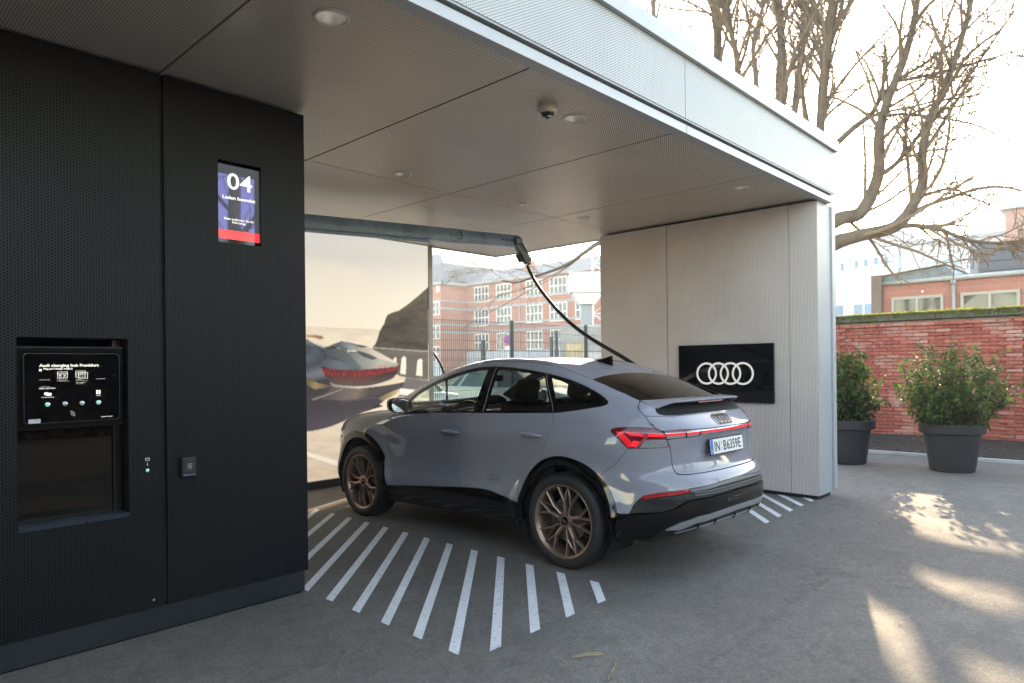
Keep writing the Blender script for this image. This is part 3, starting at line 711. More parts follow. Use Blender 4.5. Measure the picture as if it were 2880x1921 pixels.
def panel(name, dom, outer, mat, parent, holes=(), gap=.003, depth=.018, off=0.0, sp=.028, mirror=False, label=None, disp=None):
    lift, sc = DOM[dom]
    def prep(P, g, ccw):
        P = [(p[0] * sc, p[1]) for p in P]
        if (area2(P) > 0) != ccw: P = P[::-1]
        return resample(inset(resample(P, .05), g), .022)
    loops = [prep(outer, gap, True)] + [prep(h, gap, False) for h in holes]
    allb = np.concatenate(loops)
    lo, hi = loops[0].min(0), loops[0].max(0)
    gx, gy = np.meshgrid(np.arange(lo[0], hi[0], sp), np.arange(lo[1], hi[1], sp)); gx = gx + (np.arange(gx.shape[0]) % 2)[:, None] * sp * .5
    q = np.stack([gx.ravel(), gy.ravel()], 1); m = inside(loops[0], q)
    for h in loops[1:]: m &= ~inside(h, q)
    q = q[m]
    if len(q):
        d = np.min(np.linalg.norm(q[:, None] - allb[None], axis=2), axis=1); q = q[d > sp * .55]
    pts = [Vector(p) for p in np.concatenate([allb, q])]; ed = []; o = 0
    for lp in loops: ed += [(o + i, o + (i + 1) % len(lp)) for i in range(len(lp))]; o += len(lp)
    v2, _, f2, *_ = delaunay_2d_cdt(pts, ed, [], 2, 1e-6)
    if len(loops) > 1:
        cen = np.array([np.mean([(v2[i].x, v2[i].y) for i in f], axis=0) for f in f2]); kp = np.ones(len(f2), bool)
        for h in loops[1:]: kp &= ~inside(h, cen)
        f2 = [f for f, k in zip(f2, kp) if k]
    uv = np.array([(p.x / sc, p.y) for p in v2]); P3 = lift(uv)
    bad = np.isnan(P3[:, 0])
    if bad.any():
        good = np.where(~bad)[0]
        for i in np.where(bad)[0]:
            k = good[np.argmin(((uv[good] - uv[i]) ** 2).sum(1))]; P3[i] = P3[k]
    N = car_n(P3)
    if disp is not None: off = disp(P3)[:, None]
    P3 = P3 + N * off
    # orient faces along the normals
    tri = [tuple(f) for f in f2]
    a, b, c = P3[tri[0][0]], P3[tri[0][1]], P3[tri[0][2]]
    s = 0.0
    for t in tri[:80]:
        a, b, c = P3[t[0]], P3[t[1]], P3[t[2]]; s += np.dot(np.cross(b - a, c - a), N[t[0]])
    if s < 0: tri = [t[::-1] for t in tri]
    # skirt
    he = {}
    for f in tri:
        for i in range(len(f)): he[(f[i], f[(i + 1) % len(f)])] = 1
    V = list(map(tuple, P3)); NN = list(map(tuple, N)); F = list(tri)
    top, bot = {}, {}
    for (i, j) in list(he):
        if (j, i) in he: continue
        e = P3[j] - P3[i]; o_ = np.cross(e, N[i]); o_ /= max(np.linalg.norm(o_), 1e-9)
        q4 = []
        for k in (i, j):
            for dd in (0, depth):
                V.append(tuple(P3[k] - N[k] * dd)); NN.append(tuple(o_)); q4.append(len(V) - 1)
        F.append((q4[0], q4[1], q4[3], q4[2]))
    V = np.array(V); NN = np.array(NN); objs = []
    for sgn in ((1, -1) if mirror else (1,)):
        VV = V * [1, sgn, 1]; N2 = NN * [1, sgn, 1]; FF = F if sgn == 1 else [f[::-1] for f in F]
        ob = mk(name, VV, FF, mat, parent if not isinstance(parent, dict) else parent[sgn], True, fix=False)
        ob.data.normals_split_custom_set_from_vertices([tuple(n) for n in N2])
        if label: ob['label'] = label
        objs.append(ob)
    return objs
def surf(dom, u, v, off=0.0):
    p = DOM[dom][0](np.array([[u, v]])); n = car_n(p); return Vector((p[0] + n[0] * off)), Vector(n[0])
# --- seam lines read off the photograph (x,z on the side; angle,z round the tail)
belt = [(2.178, 1.098), (1.872, 1.114), (1.45, 1.133), (1.022, 1.152)]; belt2 = [(1.022, 1.152), (.55, 1.171), (.106, 1.191)]
fgap = cr([(2.178, 1.098), (2.218, .990), (2.262, .880), (2.300, .747), (2.306, .630), (2.275, .498), (2.238, .381)], 4)
bgap = cr([(1.022, 1.152), (1.069, 1.102), (1.102, 1.05), (1.127, .993), (1.148, .922), (1.161, .867), (1.189, .763), (1.210, .655), (1.208, .585), (1.187, .519), (1.162, .489)], 3)
rgap = cr([(.106, 1.191), (.088, 1.124), (.105, 1.07), (.128, 1.009), (.150, .944), (.166, .895), (.184, .828)], 3)
rock_a = [(1.162, .489), (1.774, .429), (2.238, .381)]; rock_b = cr([(.446, .455), (.489, .459), (.665, .481), (.811, .503), (.958, .503), (1.162, .489)], 3)
RA, RR, FA, FR = (-.035, .385), .483, (2.738, .400), .497
def arc(c, r, a0, a1, n=22): return [(c[0] + r * math.cos(R(a0 + (a1 - a0) * k / n)), c[1] + r * math.sin(R(a0 + (a1 - a0) * k / n))) for k in range(n + 1)]
def ang(c, p): return math.degrees(math.atan2(p[1] - c[1], p[0] - c[0]))
dlo_top = cr([(2.085, 1.19), (2.003, 1.268), (1.931, 1.315), (1.75, 1.397), (1.558, 1.459), (1.37, 1.513), (1.178, 1.546), (.973, 1.554), (.768, 1.545), (.566, 1.526), (.325, 1.495), (.14, 1.461), (-.037, 1.413), (-.182, 1.362), (-.283, 1.316), (-.325, 1.288)], 4)
dlo_tail = cr([(-.325, 1.288), (-.334, 1.276), (-.328, 1.263), (-.293, 1.249)], 4); dlo_bot = [(-.293, 1.249), (-.1, 1.215), (.059, 1.1925), (.106, 1.191)]
rly = lambda x: .600 + .115 * np.clip((np.asarray(x) - 1.25) / 1.0, 0, 1) ** 1.3
_rx = np.array([2.26, 2.1, 1.9, 1.7, 1.5, 1.3, 1.1, .9, .7, .5, .33, .2, .1, .02, -.068]); _rl = lift_top(np.stack([_rx, np.where(_rx < .02, .592, rly(_rx))], 1))
rail = [(float(p[0]), float(p[2])) for p in _rl]
# --- painted panels
panel('front_door', 's', join(belt, bgap, rock_a, fgap[::-1]), M_CAR, car, mirror=True)
a1, a2 = ang(RA, (.184, .828)), ang(RA, (.446, .455))
panel('rear_door', 's', join(belt2, rgap, arc(RA, RR, a1, a2), rock_b, bgap[::-1]), M_CAR, car, mirror=True)
i0 = [k for k, p in enumerate(dlo_top) if p[0] <= .326][0]
frame_top = dlo_top[:i0 + 1]
rail_f = [p for p in rail if p[0] >= .32]
panel('roof_side_frame', 's', join(frame_top, rail_f[::-1], [(2.26, rail[0][1] - .01), (2.16, 1.10)]), M_CAR, car, mirror=True, sp=.03)
hg_up = [(.765, 1.288), (.793, 1.263), (.797, 1.23), (.768, 1.19), (.728, 1.127), (.702, 1.103)]
lamp_top = [(.702, 1.103), (.804, 1.110), (.913, 1.109), (.964, 1.104), (.993, 1.095), (1.002, 1.082)]
lamp_left = [(1.002, 1.082), (.975, 1.051), (.937, 1.014), (.899, .971), (.883, .959)]
lamp_bot = [(.883, .959), (.820, .959), (.681, .964), (.613, .967)]
lamp_in = [(.702, 1.103), (.668, 1.080), (.645, 1.059), (.637, 1.039), (.634, 1.021), (.622, .984), (.613, .967)]
seam_b = cr([(.883, .959), (.975, .839), (1.060, .775)], 4)
_aq = ang(RA, (-.36, .74))
arch_q = s2p(arc(RA, RR, a1, _aq, 18))       # rear door -> bumper seam
_win_side = [(-.068, .592), (-.2, .600), (-.38, .609), (-.522, .618)]
_ws = lift_top(np.array(_win_side)); win_side = [(float(math.atan2(q[1], -(q[0] - PXA))), float(q[2])) for q in _ws]
q_dlo = s2p(join(dlo_bot[::-1], dlo_tail[::-1], dlo_top[i0:][::-1]))
q_rail = [(float(math.atan2(q[1], -(q[0] - PXA))), float(q[2])) for q in _rl if q[0] < .34]
panel('quarter_panel', 'p', join(q_dlo, q_rail, win_side, cr(hg_up, 3), cr(lamp_top, 3), cr(lamp_left, 3), seam_b, arch_q[::-1], s2p(rgap[::-1])), M_CAR, car, mirror=True, sp=.026, gap=.0014)
# bumper
hg_low = [(.613, .967), (.603, .899), (.597, .84), (.590, .805), (.574, .778), (.543, .766), (.437, .764), (.2, .764), (0, .764)]
arch_b = s2p(arc(RA, RR, _aq, ang(RA, (-.505, .50)), 12))
b_low = [(0, .700), (.231, .691), (.512, .675), (.708, .652), (.797, .629), (.819, .607), (.857, .557), (.884, .497), (.945, .493)]
half = join([(0, .764)], cr(hg_low, 3)[::-1], lamp_bot[::-1], seam_b, arch_b, b_low[::-1])
panel('rear_bumper', 'p', mirror_u(half), M_CAR, car, sp=.028, gap=.0012)
# tailgate
hatch_top_z = 1.245
half = join([(0, 1.083)], [(.25, 1.082), (.42, 1.085), (.53, 1.088), (.655, 1.083)], [(.668, 1.081), (.702, 1.103), (.728, 1.127), (.768, 1.19), (.797, 1.23), (.793, 1.262), (.765, 1.286), (.70, 1.262)], [(.5, hatch_top_z + .008), (.25, hatch_top_z + .010), (0, hatch_top_z + .010)])
tail_up = panel('tailgate_upper', 'p', mirror_u(half), M_CAR, car, sp=.026)[0]
half = join([(0, .766)], [(.437, .766), (.543, .768), (.574, .780), (.590, .807), (.597, .84), (.603, .899), (.613, .967), (.622, .984), (.633, 1.018)], [(.60, 1.026), (.45, 1.030), (.35, 1.036), (.15, 1.046), (0, 1.048)])
def plate_dish(P):      # number-plate recess pressed into the tailgate
    y = np.abs(P[:, 1]); z = P[:, 2]
    t = np.clip((.40 - y) / .10, 0, 1) * np.clip((z - .815) / .035, 0, 1) * np.clip((1.055 - z) / .02, 0, 1)
    return -.030 * t * t * (3 - 2 * t)
tail_lo = panel('tailgate_lower', 'p', mirror_u(half), M_CAR, car, sp=.020, disp=plate_dish)[0]
# light bar across the tailgate
half = join([(0, 1.050)], [(.15, 1.048), (.35, 1.038), (.45, 1.032), (.60, 1.028), (.634, 1.022), (.637, 1.039), (.645, 1.059), (.655, 1.080)], [(.53, 1.085), (.42, 1.082), (.25, 1.080), (0, 1.081)])
bar = panel('light_bar', 'p', mirror_u(half), M_LENSCLR, car, gap=.001, sp=.03)[0]
for u0, u1, lo, hi in ((.50, .635, 1.051, 1.067), (.375, .485, 1.053, 1.068), (0, .36, 1.0545, 1.071)):
    if u0 == 0: panel('led_strip', 'p', join([(-u1, lo), (0, lo + .001), (u1, lo), (u1, hi - .002), (0, hi), (-u1, hi - .002)]), M_LEDRED, bar, gap=0, depth=.003, off=.0025, sp=.05)
    else:
        for s_ in (1, -1): panel('led_strip', 'p', [(s_ * u0, lo), (s_ * u1, lo - .003), (s_ * u1, hi - .004), (s_ * u0, hi)], M_LEDRED, bar, gap=0, depth=.003, off=.0025, sp=.05)
for s_ in (1, -1):
    panel('lamp_upper_lens', 'p', [(s_ * .645, 1.068), (s_ * .45, 1.076), (s_ * .47, 1.084), (s_ * .60, 1.087), (s_ * .655, 1.080)], M_LENSRED, bar, gap=0, depth=.003, off=.0022, sp=.05)
    panel('dark_segment', 'p', [(s_ * .488, 1.034), (s_ * .498, 1.034), (s_ * .498, 1.066), (s_ * .488, 1.067)], M_PIANO, bar, gap=0, depth=.003, off=.0026, sp=.05)
    panel('dark_segment', 'p', [(s_ * .362, 1.040), (s_ * .374, 1.040), (s_ * .374, 1.068), (s_ * .362, 1.068)], M_PIANO, bar, gap=0, depth=.003, off=.0026, sp=.05)
# tail lamps
L2 = panel('tail_lamp', 'p', join(cr(lamp_top, 3), cr(lamp_left, 3), lamp_bot, lamp_in[::-1]), M_LENSRED, car, gap=.0015, sp=.022, mirror=True)
LP = {1: L2[0], -1: L2[1]}
panel('lamp_clear', 'p', [(.775, 1.024), (.64, 1.022), (.628, .984), (.621, .970), (.681, .967), (.815, .963)], M_LENSCLR, LP, gap=0, depth=.003, off=.002, sp=.03, mirror=True)
for k in range(6):   # slanted led blades
    f = k / 5; u0 = .955 - .10 * f * .3
    x0, z0 = .962 - .033 * f, 1.078 + .002 * f - .004; x1, z1 = .885 - .045 * f, .968 + .010 * f
    panel('led_blade', 'p', [(x0, z0), (x0 - .0045, z0), (x1 - .0045, z1), (x1, z1)], M_LEDRED, LP, gap=0, depth=.002, off=.003, sp=.05, mirror=True)
panel('led_arm', 'p', [(.905, 1.077), (.80, 1.067), (.782, 1.046), (.868, 1.052)], M_LEDRED, LP, gap=0, depth=.002, off=.003, sp=.05, mirror=True)
panel('led_arm', 'p', [(.850, 1.018), (.806, 1.008), (.838, .972), (.872, .978)], M_LEDRED, LP, gap=0, depth=.002, off=.003, sp=.05, mirror=True)
panel('led_arm', 'p', [(.762, 1.069), (.65, 1.058), (.645, 1.043), (.758, 1.045)], M_LEDRED, LP, gap=0, depth=.002, off=.003, sp=.05, mirror=True)
panel('lamp_chevron', 'p', [(.797, 1.072), (.776, 1.071), (.757, 1.044), (.826, .963), (.850, .963), (.782, 1.040)], M_REDRING, LP, gap=0, depth=.002, off=.0034, sp=.05, mirror=True)
# lower bumper
half = join([(0, .609)], [(.036, .608), (.482, .597), (.539, .585), (.614, .542), (.693, .517), (.819, .509)], [(.884, .497)], [(.857, .557), (.819, .605), (.797, .603), (.69, .624), (.507, .645), (.241, .660), (0, .665)])
vent = panel('bumper_grille', 'p', mirror_u(half), M_PLAST, car, off=-.006, sp=.03)[0]
for k in range(5):
    z = .525 + .019 * k; um = [.83, .835, .83, .815, .79][k]; ui = [.69, .66, .62, .575, .52][k]
    for s_ in (1, -1): panel('grille_rib', 'p', [(s_ * um, z), (s_ * ui, z), (s_ * ui, z + .008), (s_ * um, z + .008)], M_PLAST, vent, gap=0, depth=.008, off=.002, sp=.06)
for k in range(2): panel('grille_rib', 'p', [(-.48, .622 + .018 * k), (0, .624 + .018 * k), (.48, .622 + .018 * k), (.48, .630 + .018 * k), (0, .632 + .018 * k), (-.48, .630 + .018 * k)], M_GREYBAND, vent, gap=0, depth=.008, off=.002, sp=.06)
half = join([(0, .664)], [(.241, .660), (.507, .645), (.512, .675), (.231, .691), (0, .700)])
panel('bumper_band', 'p', mirror_u(half), M_GREYBAND, car, off=-.002, sp=.04)
panel('reflector', 'p', cr([(.819, .607), (.797, .629), (.708, .652), (.512, .675)], 3) + [(.507, .646), (.69, .624), (.797, .604)], M_REFLECTOR, car, gap=.0015, off=-.001, sp=.03, mirror=True)
half = join([(0, .494)], [(.134, .494), (.458, .480), (.589, .444), (.674, .398), (.752, .322), (.86, .306), (.965, .296)], [(.975, .400), (.960, .490)], [(.884, .497), (.819, .509), (.693, .517), (.614, .542), (.539, .585), (.482, .597), (.036, .608), (0, .609)])
low = panel('lower_bumper', 'p', mirror_u(half), M_PIANO, car, off=.012, depth=.03, sp=.03)[0]
half = join([(0, .452)], [(.213, .443), (.468, .428), (.582, .390), (.674, .396), (.589, .443), (.458, .479), (.134, .493), (0, .494)])
panel('skid_plate', 'p', mirror_u(half), M_SATIN, car, off=.018, depth=.02, sp=.03)
half = join([(0, .395)], [(.30, .388), (.45, .372), (.60, .340), (.752, .325), (.674, .395), (.582, .389), (.468, .427), (.213, .442), (0, .451)])
dif = panel('diffuser', 'p', mirror_u(half), M_PLAST, car, off=.004, depth=.02, sp=.03)[0]
for u in (-.44, -.26, 0, .26, .44): panel('diffuser_fin', 'p', [(u - .006, .385), (u + .006, .385), (u + .006, .425), (u - .006, .425)], M_PLAST, dif, gap=0, depth=.02, off=.016, sp=.06)
panel('diffuser_lip', 'p', join([(0, .404)], [(.20, .400), (.45, .388), (.60, .362), (.60, .368), (.45, .395), (.2, .407), (0, .411)]), M_SATIN, dif, gap=0, depth=.006, off=.012, sp=.06, mirror=True)
p, n = surf('p', .600, .580); MB().tube([p - n * .01, p + n * .004, p + n * .006], [.016, .016, .010], 18).build('parking_sensor', M_PLAST, car, 30)
# roof, screens, bonnet
r_end = [(.053, .597), (.091, .346), (.112, .15), (.119, 0)]
half_l = [(float(x), float(rly(x))) for x in np.linspace(.053, 1.34, 16)]
ws_top = [(1.34, float(rly(1.34))), (1.44, .40), (1.50, .20), (1.52, 0)]
panel('roof', 't', join(r_end[::-1], half_l, ws_top, [(x, -y) for x, y in ws_top[::-1]], [(x, -y) for x, y in half_l[::-1]], [(x, -y) for x, y in r_end]), M_CAR, car, sp=.04)
panel('windscreen', 't', join(ws_top, [(x, -y) for x, y in ws_top[::-1]], [(float(x), -float(rly(x))) for x in np.linspace(1.34, 2.2, 10)], cr([(2.20, -.712), (2.36, -.5), (2.45, -.25), (2.48, 0)], 4), cr([(2.48, 0), (2.45, .25), (2.36, .5), (2.20, .712)], 4), [(float(x), float(rly(x))) for x in np.linspace(2.2, 1.34, 10)]), M_GLASSF, car, gap=.003, sp=.05)
w_top = [(-.064, .588), (-.045, .42), (-.028, .2), (-.022, 0)]
panel('tailgate_top', 't', join(r_end, [(x, -y) for x, y in r_end[::-1]], [(x, -y) for x, y in w_top], w_top[::-1]), M_CAR, car, sp=.03, gap=.0012)
w_bot = [(-.522, .616), (-.566, .45), (-.592, .25), (-.602, 0)]
half_w = [(x, y - .004) for x, y in _win_side]
panel('rear_window', 't', join(half_w, w_bot, [(x, -y) for x, y in w_bot[::-1]], [(x, -y) for x, y in half_w[::-1]], [(x, -y) for x, y in w_top], w_top[::-1]), M_GLASSB, car, gap=.002, sp=.04)
# bonnet, fenders, nose
hy = lambda x: .80 - .10 * np.clip((np.asarray(x) - 2.3) / 1.0, 0, 1.2) ** 2
hx = np.linspace(2.26, 3.2, 9)
panel('bonnet', 't', join([(float(x), float(hy(x))) for x in hx], cr([(3.2, .71), (3.36, .5), (3.44, .25), (3.46, 0), (3.44, -.25), (3.36, -.5), (3.2, -.71)], 3), [(float(x), -float(hy(x))) for x in hx[::-1]], cr([(2.26, -.79), (2.42, -.5), (2.52, -.25), (2.55, 0), (2.52, .25), (2.42, .5), (2.26, .79)], 3)), M_CAR, car, sp=.06)
_hl = lift_top(np.stack([hx, hy(hx)], 1)); hood_edge = [(float(p[0]), float(p[2])) for p in _hl]
aF0, aF1 = ang(FA, (2.242, .385)), ang(FA, (3.13, .72))
_fa = arc(FA, FR, aF0 if aF0 > 0 else aF0 + 360, aF1, 24)
panel('front_fender', 's', join(fgap, _fa, [(3.17, .80), (3.19, hood_edge[-1][1])], hood_edge[::-1], [(2.2, 1.10)]), M_CAR, car, mirror=True)
uF = lambda pts: [(float(math.atan2(q[1], q[0] - PXF)), float(q[2])) for q in lift_side(np.array(pts))]
fb = uF(arc(FA, FR, aF1, ang(FA, (3.215, .30)), 10))
panel('front_bumper', 'f', mirror_u(join([(0, .22), (.5, .22)], fb[::-1], uF([(3.17, .80)]), [(.7, .80), (.4, .82), (0, .84)])), M_CAR, car, sp=.06)
panel('headlamp', 'f', join(uF([(3.17, .812)]), [(.66, .815), (.45, .83), (.45, .885), (.62, .905)], uF([(3.17, .90)])), M_LENSCLR, car, sp=.05, mirror=True)
panel('front_grille', 'f', [(-.42, .40), (.42, .40), (.46, .70), (.38, .80), (-.38, .80), (-.46, .70)], M_PIANO, car, gap=0, depth=.005, off=.004, sp=.08)
# black wheel-arch trims and sill
for nm, c, r_, b0, b1 in (('rear_arch_trim', RA, RR, ang(RA, (.446, .31)), ang(RA, (-.50, .47)) % 360), ('front_arch_trim', FA, FR, ang(FA, (2.242, .33)), ang(FA, (3.21, .30)))):
    if nm[0] == 'f': b0, b1 = b1, b0 % 360
    panel(nm, 's', join(arc(c, r_ - .001, b0, b1, 40), arc((c[0] + .012 * (1 if nm[0] == 'r' else 1), c[1] - .012), r_ - .058, b1, b0, 40)), M_PIANO, car, gap=.0005, depth=.06, off=-.003, sp=.03, mirror=True)
sill = panel('sill_trim', 's', join([(2.238, .379)], rock_a[::-1], rock_b[::-1], [(.446, .43), (.449, .27)], [(.744, .262), (1.194, .258), (1.776, .232), (2.25, .212)]), M_PIANO, car, depth=.05, off=.004, sp=.03, mirror=True)
# side glass
front_g = [p for p in dlo_top if p[0] >= 1.03]
ins_f = join([(2.06, 1.125)], [(2.085, 1.185)], front_g, [(1.022, 1.552), (1.0225, 1.160)], [(1.45, 1.140), (1.872, 1.121)])
panel('front_side_window', 's', ins_f, M_GLASSF, car, gap=.010, depth=.004, off=-.004, sp=.04, mirror=True)
mid_g = [p for p in dlo_top if .33 <= p[0] <= .94]
panel('rear_side_window', 's', join([(.940, 1.553)], mid_g, [(.330, 1.494), (.127, 1.198)], [(.55, 1.179), (.906, 1.164)]), M_GLASSR, car, gap=.010, depth=.004, off=-.004, sp=.04, mirror=True)
tail_g = [p for p in dlo_top if p[0] <= .300]
panel('quarter_window', 's', join([(.300, 1.489)], tail_g, dlo_tail, dlo_bot, [(.104, 1.198)]), M_GLASSR, car, gap=.012, depth=.004, off=-.004, sp=.04, mirror=True)
panel('window_surround', 's', join([(2.085, 1.112)], dlo_top, dlo_tail, dlo_bot, belt2[::-1], belt[::-1][:-1]), M_PIANO, car,
      holes=[[(p[0], p[1]) for p in ins_f], join([(.940, 1.553)], mid_g, [(.330, 1.494), (.127, 1.198)], [(.55, 1.179), (.906, 1.164)]), join([(.300, 1.489)], tail_g, dlo_tail, dlo_bot, [(.104, 1.198)])], gap=-.010, depth=.03, off=-.002, sp=.05, mirror=True) if False else None
def ring_panel(name, outer, inner, mat, off, depth, mirror=True):
    return panel(name, 's', outer, mat, car, holes=[inner], gap=.0, depth=depth, off=off, sp=.04, mirror=mirror)
def shrink(P, g):
    P = [tuple(p) for p in P]
    if area2(P) < 0: P = P[::-1]
    return [tuple(p) for p in inset(resample(P, .05), g)]
ring_panel('window_frame', shrink(ins_f, .0015), shrink(ins_f, .014), M_PIANO, -.003, .02)
_mg = join([(.940, 1.553)], mid_g, [(.330, 1.494), (.127, 1.198)], [(.55, 1.179), (.906, 1.164)])
ring_panel('window_frame', shrink(_mg, .0015), shrink(_mg, .014), M_PIANO, -.003, .02)
_tg = join([(.300, 1.489)], tail_g, dlo_tail, dlo_bot, [(.104, 1.198)])
ring_panel('window_frame', shrink(_tg, .0015), shrink(_tg, .018), M_PIANO, -.003, .02)
panel('pillar_trim', 's', [(1.021, 1.5535), (.942, 1.5535), (.908, 1.163), (1.021, 1.158)], M_PIANO, car, gap=.001, depth=.02, off=-.0015, sp=.04, mirror=True)
panel('pillar_trim', 's', [(.328, 1.4965), (.302, 1.4915), (.106, 1.195), (.125, 1.193)], M_PIANO, car, gap=.001, depth=.02, off=-.0015, sp=.04, mirror=True)
panel('chrome_line', 's', [(.946, 1.548), (.942, 1.548), (.908, 1.17), (.912, 1.17)], M_SATIN, car, gap=0, depth=.003, off=.001, sp=.06, mirror=True)
panel('chrome_line', 's', [(.325, 1.490), (.321, 1.489), (.117, 1.20), (.121, 1.20)], M_SATIN, car, gap=0, depth=.003, off=.001, sp=.06, mirror=True)
panel('belt_trim', 's', [(2.05, 1.101), (2.05, 1.112), (1.45, 1.140), (1.022, 1.159), (.55, 1.178), (.11, 1.198), (.11, 1.192), (.55, 1.172), (1.022, 1.153), (1.45, 1.134)], M_PIANO, car, gap=0, depth=.012, off=.002, sp=.04, mirror=True)
# --- spoiler with the slot below it
ys = np.linspace(-.615, .615, 41); prof = []
for y in ys:
    a_ = abs(y) / .615
    xw = -.600 + .078 * a_ ** 2.2 - .004; pw = lift_top(np.array([[xw, y]]))[0]
    xl = -.800 + .045 * a_ ** 2 + .19 * max(0, a_ - .72) ** 1.5 * 4.6; zl = 1.287 + .003 * (1 - a_ ** 2) - .035 * np.clip((a_ - .78) / .22, 0, 1) ** 1.6
    prof.append([(pw[0], y, pw[2] + .001), (pw[0] - .05, y, .62 * pw[2] + .38 * zl + .008 * (1 - a_ ** 4)), (.35 * pw[0] + .65 * xl, y, .3 * pw[2] + .7 * zl + .007 * (1 - a_ ** 4)), (xl + .006, y, zl + .001), (xl, y, zl - .004), (xl + .003, y, zl - .009), (xl + .012, y, zl - .013), (xl + .06, y, zl - .020), (min(-.60, xl + .16), y, zl - .045 - .03 * max(0, a_ - .75) * 4), (-.58, y, zl - .07), (-.56, y, zl - .06)])
    dz = .030 * np.clip((a_ - .80) / .2, 0, 1) ** 1.5
    prof[-1] = prof[-1][:5] + [(q[0], q[1], q[2] - dz) for q in prof[-1][5:]]
m_ = len(prof[0]); vs = [p for r_ in prof for p in r_]
fs = [(i * m_ + j, i * m_ + j + 1, (i + 1) * m_ + j + 1, (i + 1) * m_ + j) for i in range(len(ys) - 1) for j in range(m_ - 1)] + [tuple(range(m_)), tuple((len(ys) - 1) * m_ + j for j in range(m_))[::-1]]
sp_o = mk('spoiler', vs, fs, M_CAR, car, 38)
half = join([(0, 1.188)], [(.25, 1.187), (.45, 1.184), (.61, 1.187), (.655, 1.197), (.672, 1.216), (.666, 1.236), (.635, 1.249), (.5, 1.253), (0, 1.256)])
panel('air_slot', 'p', mirror_u(half), M_BACK, car, gap=0, depth=.004, off=.0025, sp=.04)
panel('spoiler_seam', 'p', mirror_u(join([(0, 1.1815)], [(.45, 1.178), (.62, 1.180), (.765, 1.187), (.765, 1.1895), (.62, 1.1825), (.45, 1.1805), (0, 1.184)])), M_BACK, car, gap=0, depth=.002, off=.0012, sp=.05)
MB().box((-.772, -.19, 1.262), (-.755, .19, 1.270), .002).build('brake_light', M_REFLECTOR, car)
# emblem, number plate, lettering
def on_tail(u, v, t): p, n = surf('p', u, v, .003 + t); return p[:]
rings(0, 1.136, .0355, .0075, .053, lambda u, v, t: on_tail(math.atan2(u, .995), v, t * 4), 30, .0015).build('rings_emblem', simple('emblem_black', (.004, .004, .0045), .15, 0, 0), car)
pc, pn = Vector((-.900, 0, .938)), Vector((-1, 0, .10)).normalized()
py_, px_ = Vector((0, 0, 1)), Vector((0, -1, 0)); py_ = (py_ - pn * py_.dot(pn)).normalized()
plate = MB().obox(pc, px_ * .520, py_ * .110, pn * .004).build('number_plate', simple('plate_white', (.80, .80, .78), .35, 0, .03, 20), car)
MB().obox(pc - pn * .004, px_ * .536, py_ * .124, pn * .006).build('plate_frame', M_PIANO, plate)
MB().obox(pc + pn * .0022 - px_ * .239, px_ * .040, py_ * .108, pn * .001).build('plate_band', simple('plate_blue', (.02, .16, .55), .35, 0, 0), plate)
M_PBLK = simple('plate_black', (.01, .01, .01), .4, 0, 0)
def ptext(s, x, w, h=.074, y=-.037, m=None): text('plate_text', s, .08, m or M_PBLK, plate, frame(pc + pn * .0032 + px_ * x + py_ * y, px_, py_), .0006, 'LEFT', w, .0003, h)
ptext('IN', -.200, .078); ptext('B', -.060, .044); ptext('6359', -.004, .172); ptext('E', .182, .042); ptext('D', -.246, .014, .018, -.042, M_LABEL)
for dy, c_ in ((.018, (.65, .60, .50)), (-.020, (.60, .66, .72))): MB().tube([pc + pn * .0025 - px_ * .092 + py_ * dy, pc + pn * .0035 - px_ * .092 + py_ * dy], .015, 20).build('plate_seal', simple('seal%d' % int(dy * 1000), c_, .4, 0, 0), plate)
et = text('lettering', 'e-tron', .05, simple('lettering_black', (.05, .05, .05), .25, .2, 0), low, frame((0, 0, 0), (1, 0, 0), (0, 1, 0)), .0008, 'CENTER', .30, .001, .040)
co = np.empty(len(et.data.vertices) * 3); et.data.vertices.foreach_get('co', co); co = co.reshape(-1, 3)
pp = lift_polar(np.stack([np.arctan2(-co[:, 0] + .04, 1.1), .538 + co[:, 1]], 1)); pp = pp + car_n(pp) * (.0135 + co[:, 2:3]); et.data.vertices.foreach_set('co', pp.ravel()); et.data.update()
def on_side(u, v, t): p, n = surf('s', u, v, .0008 + t); return p[:]
rings(.764, .617, .024, .0028, .0365, lambda u, v, t: on_side(u, v, t), 28, .0006).build('door_rings', M_PBLK, car)
for x0, x1, m_ in ((2.372, 2.352, simple('badge_red', (.5, .02, .03), .3, 0, 0)), (2.346, 2.296, M_SATIN)):
    panel('fender_badge', 's', [(x0, .952), (x1, .953), (x1 - .004, .966), (x0 - .006, .965)], m_, car, gap=0, depth=.002, off=.002, sp=.05)
# door handles
for x, z in ((1.285, .975), (.302, 1.009)):
    for s_ in (1, -1):
        pts = []; rr_ = []
        for k, t in enumerate(np.linspace(-1, 1, 13)):
            p, n = surf('s', x + t * .118, z + .004 * t, .018 * (1 - abs(t) ** 4) + .004); pts.append((p.x, p.y * s_, p.z)); rr_.append(.004 + .017 * (1 - abs(t) ** 3.2))
        MB().tube(pts, rr_, 12).build('door_handle', M_CAR, car, True)
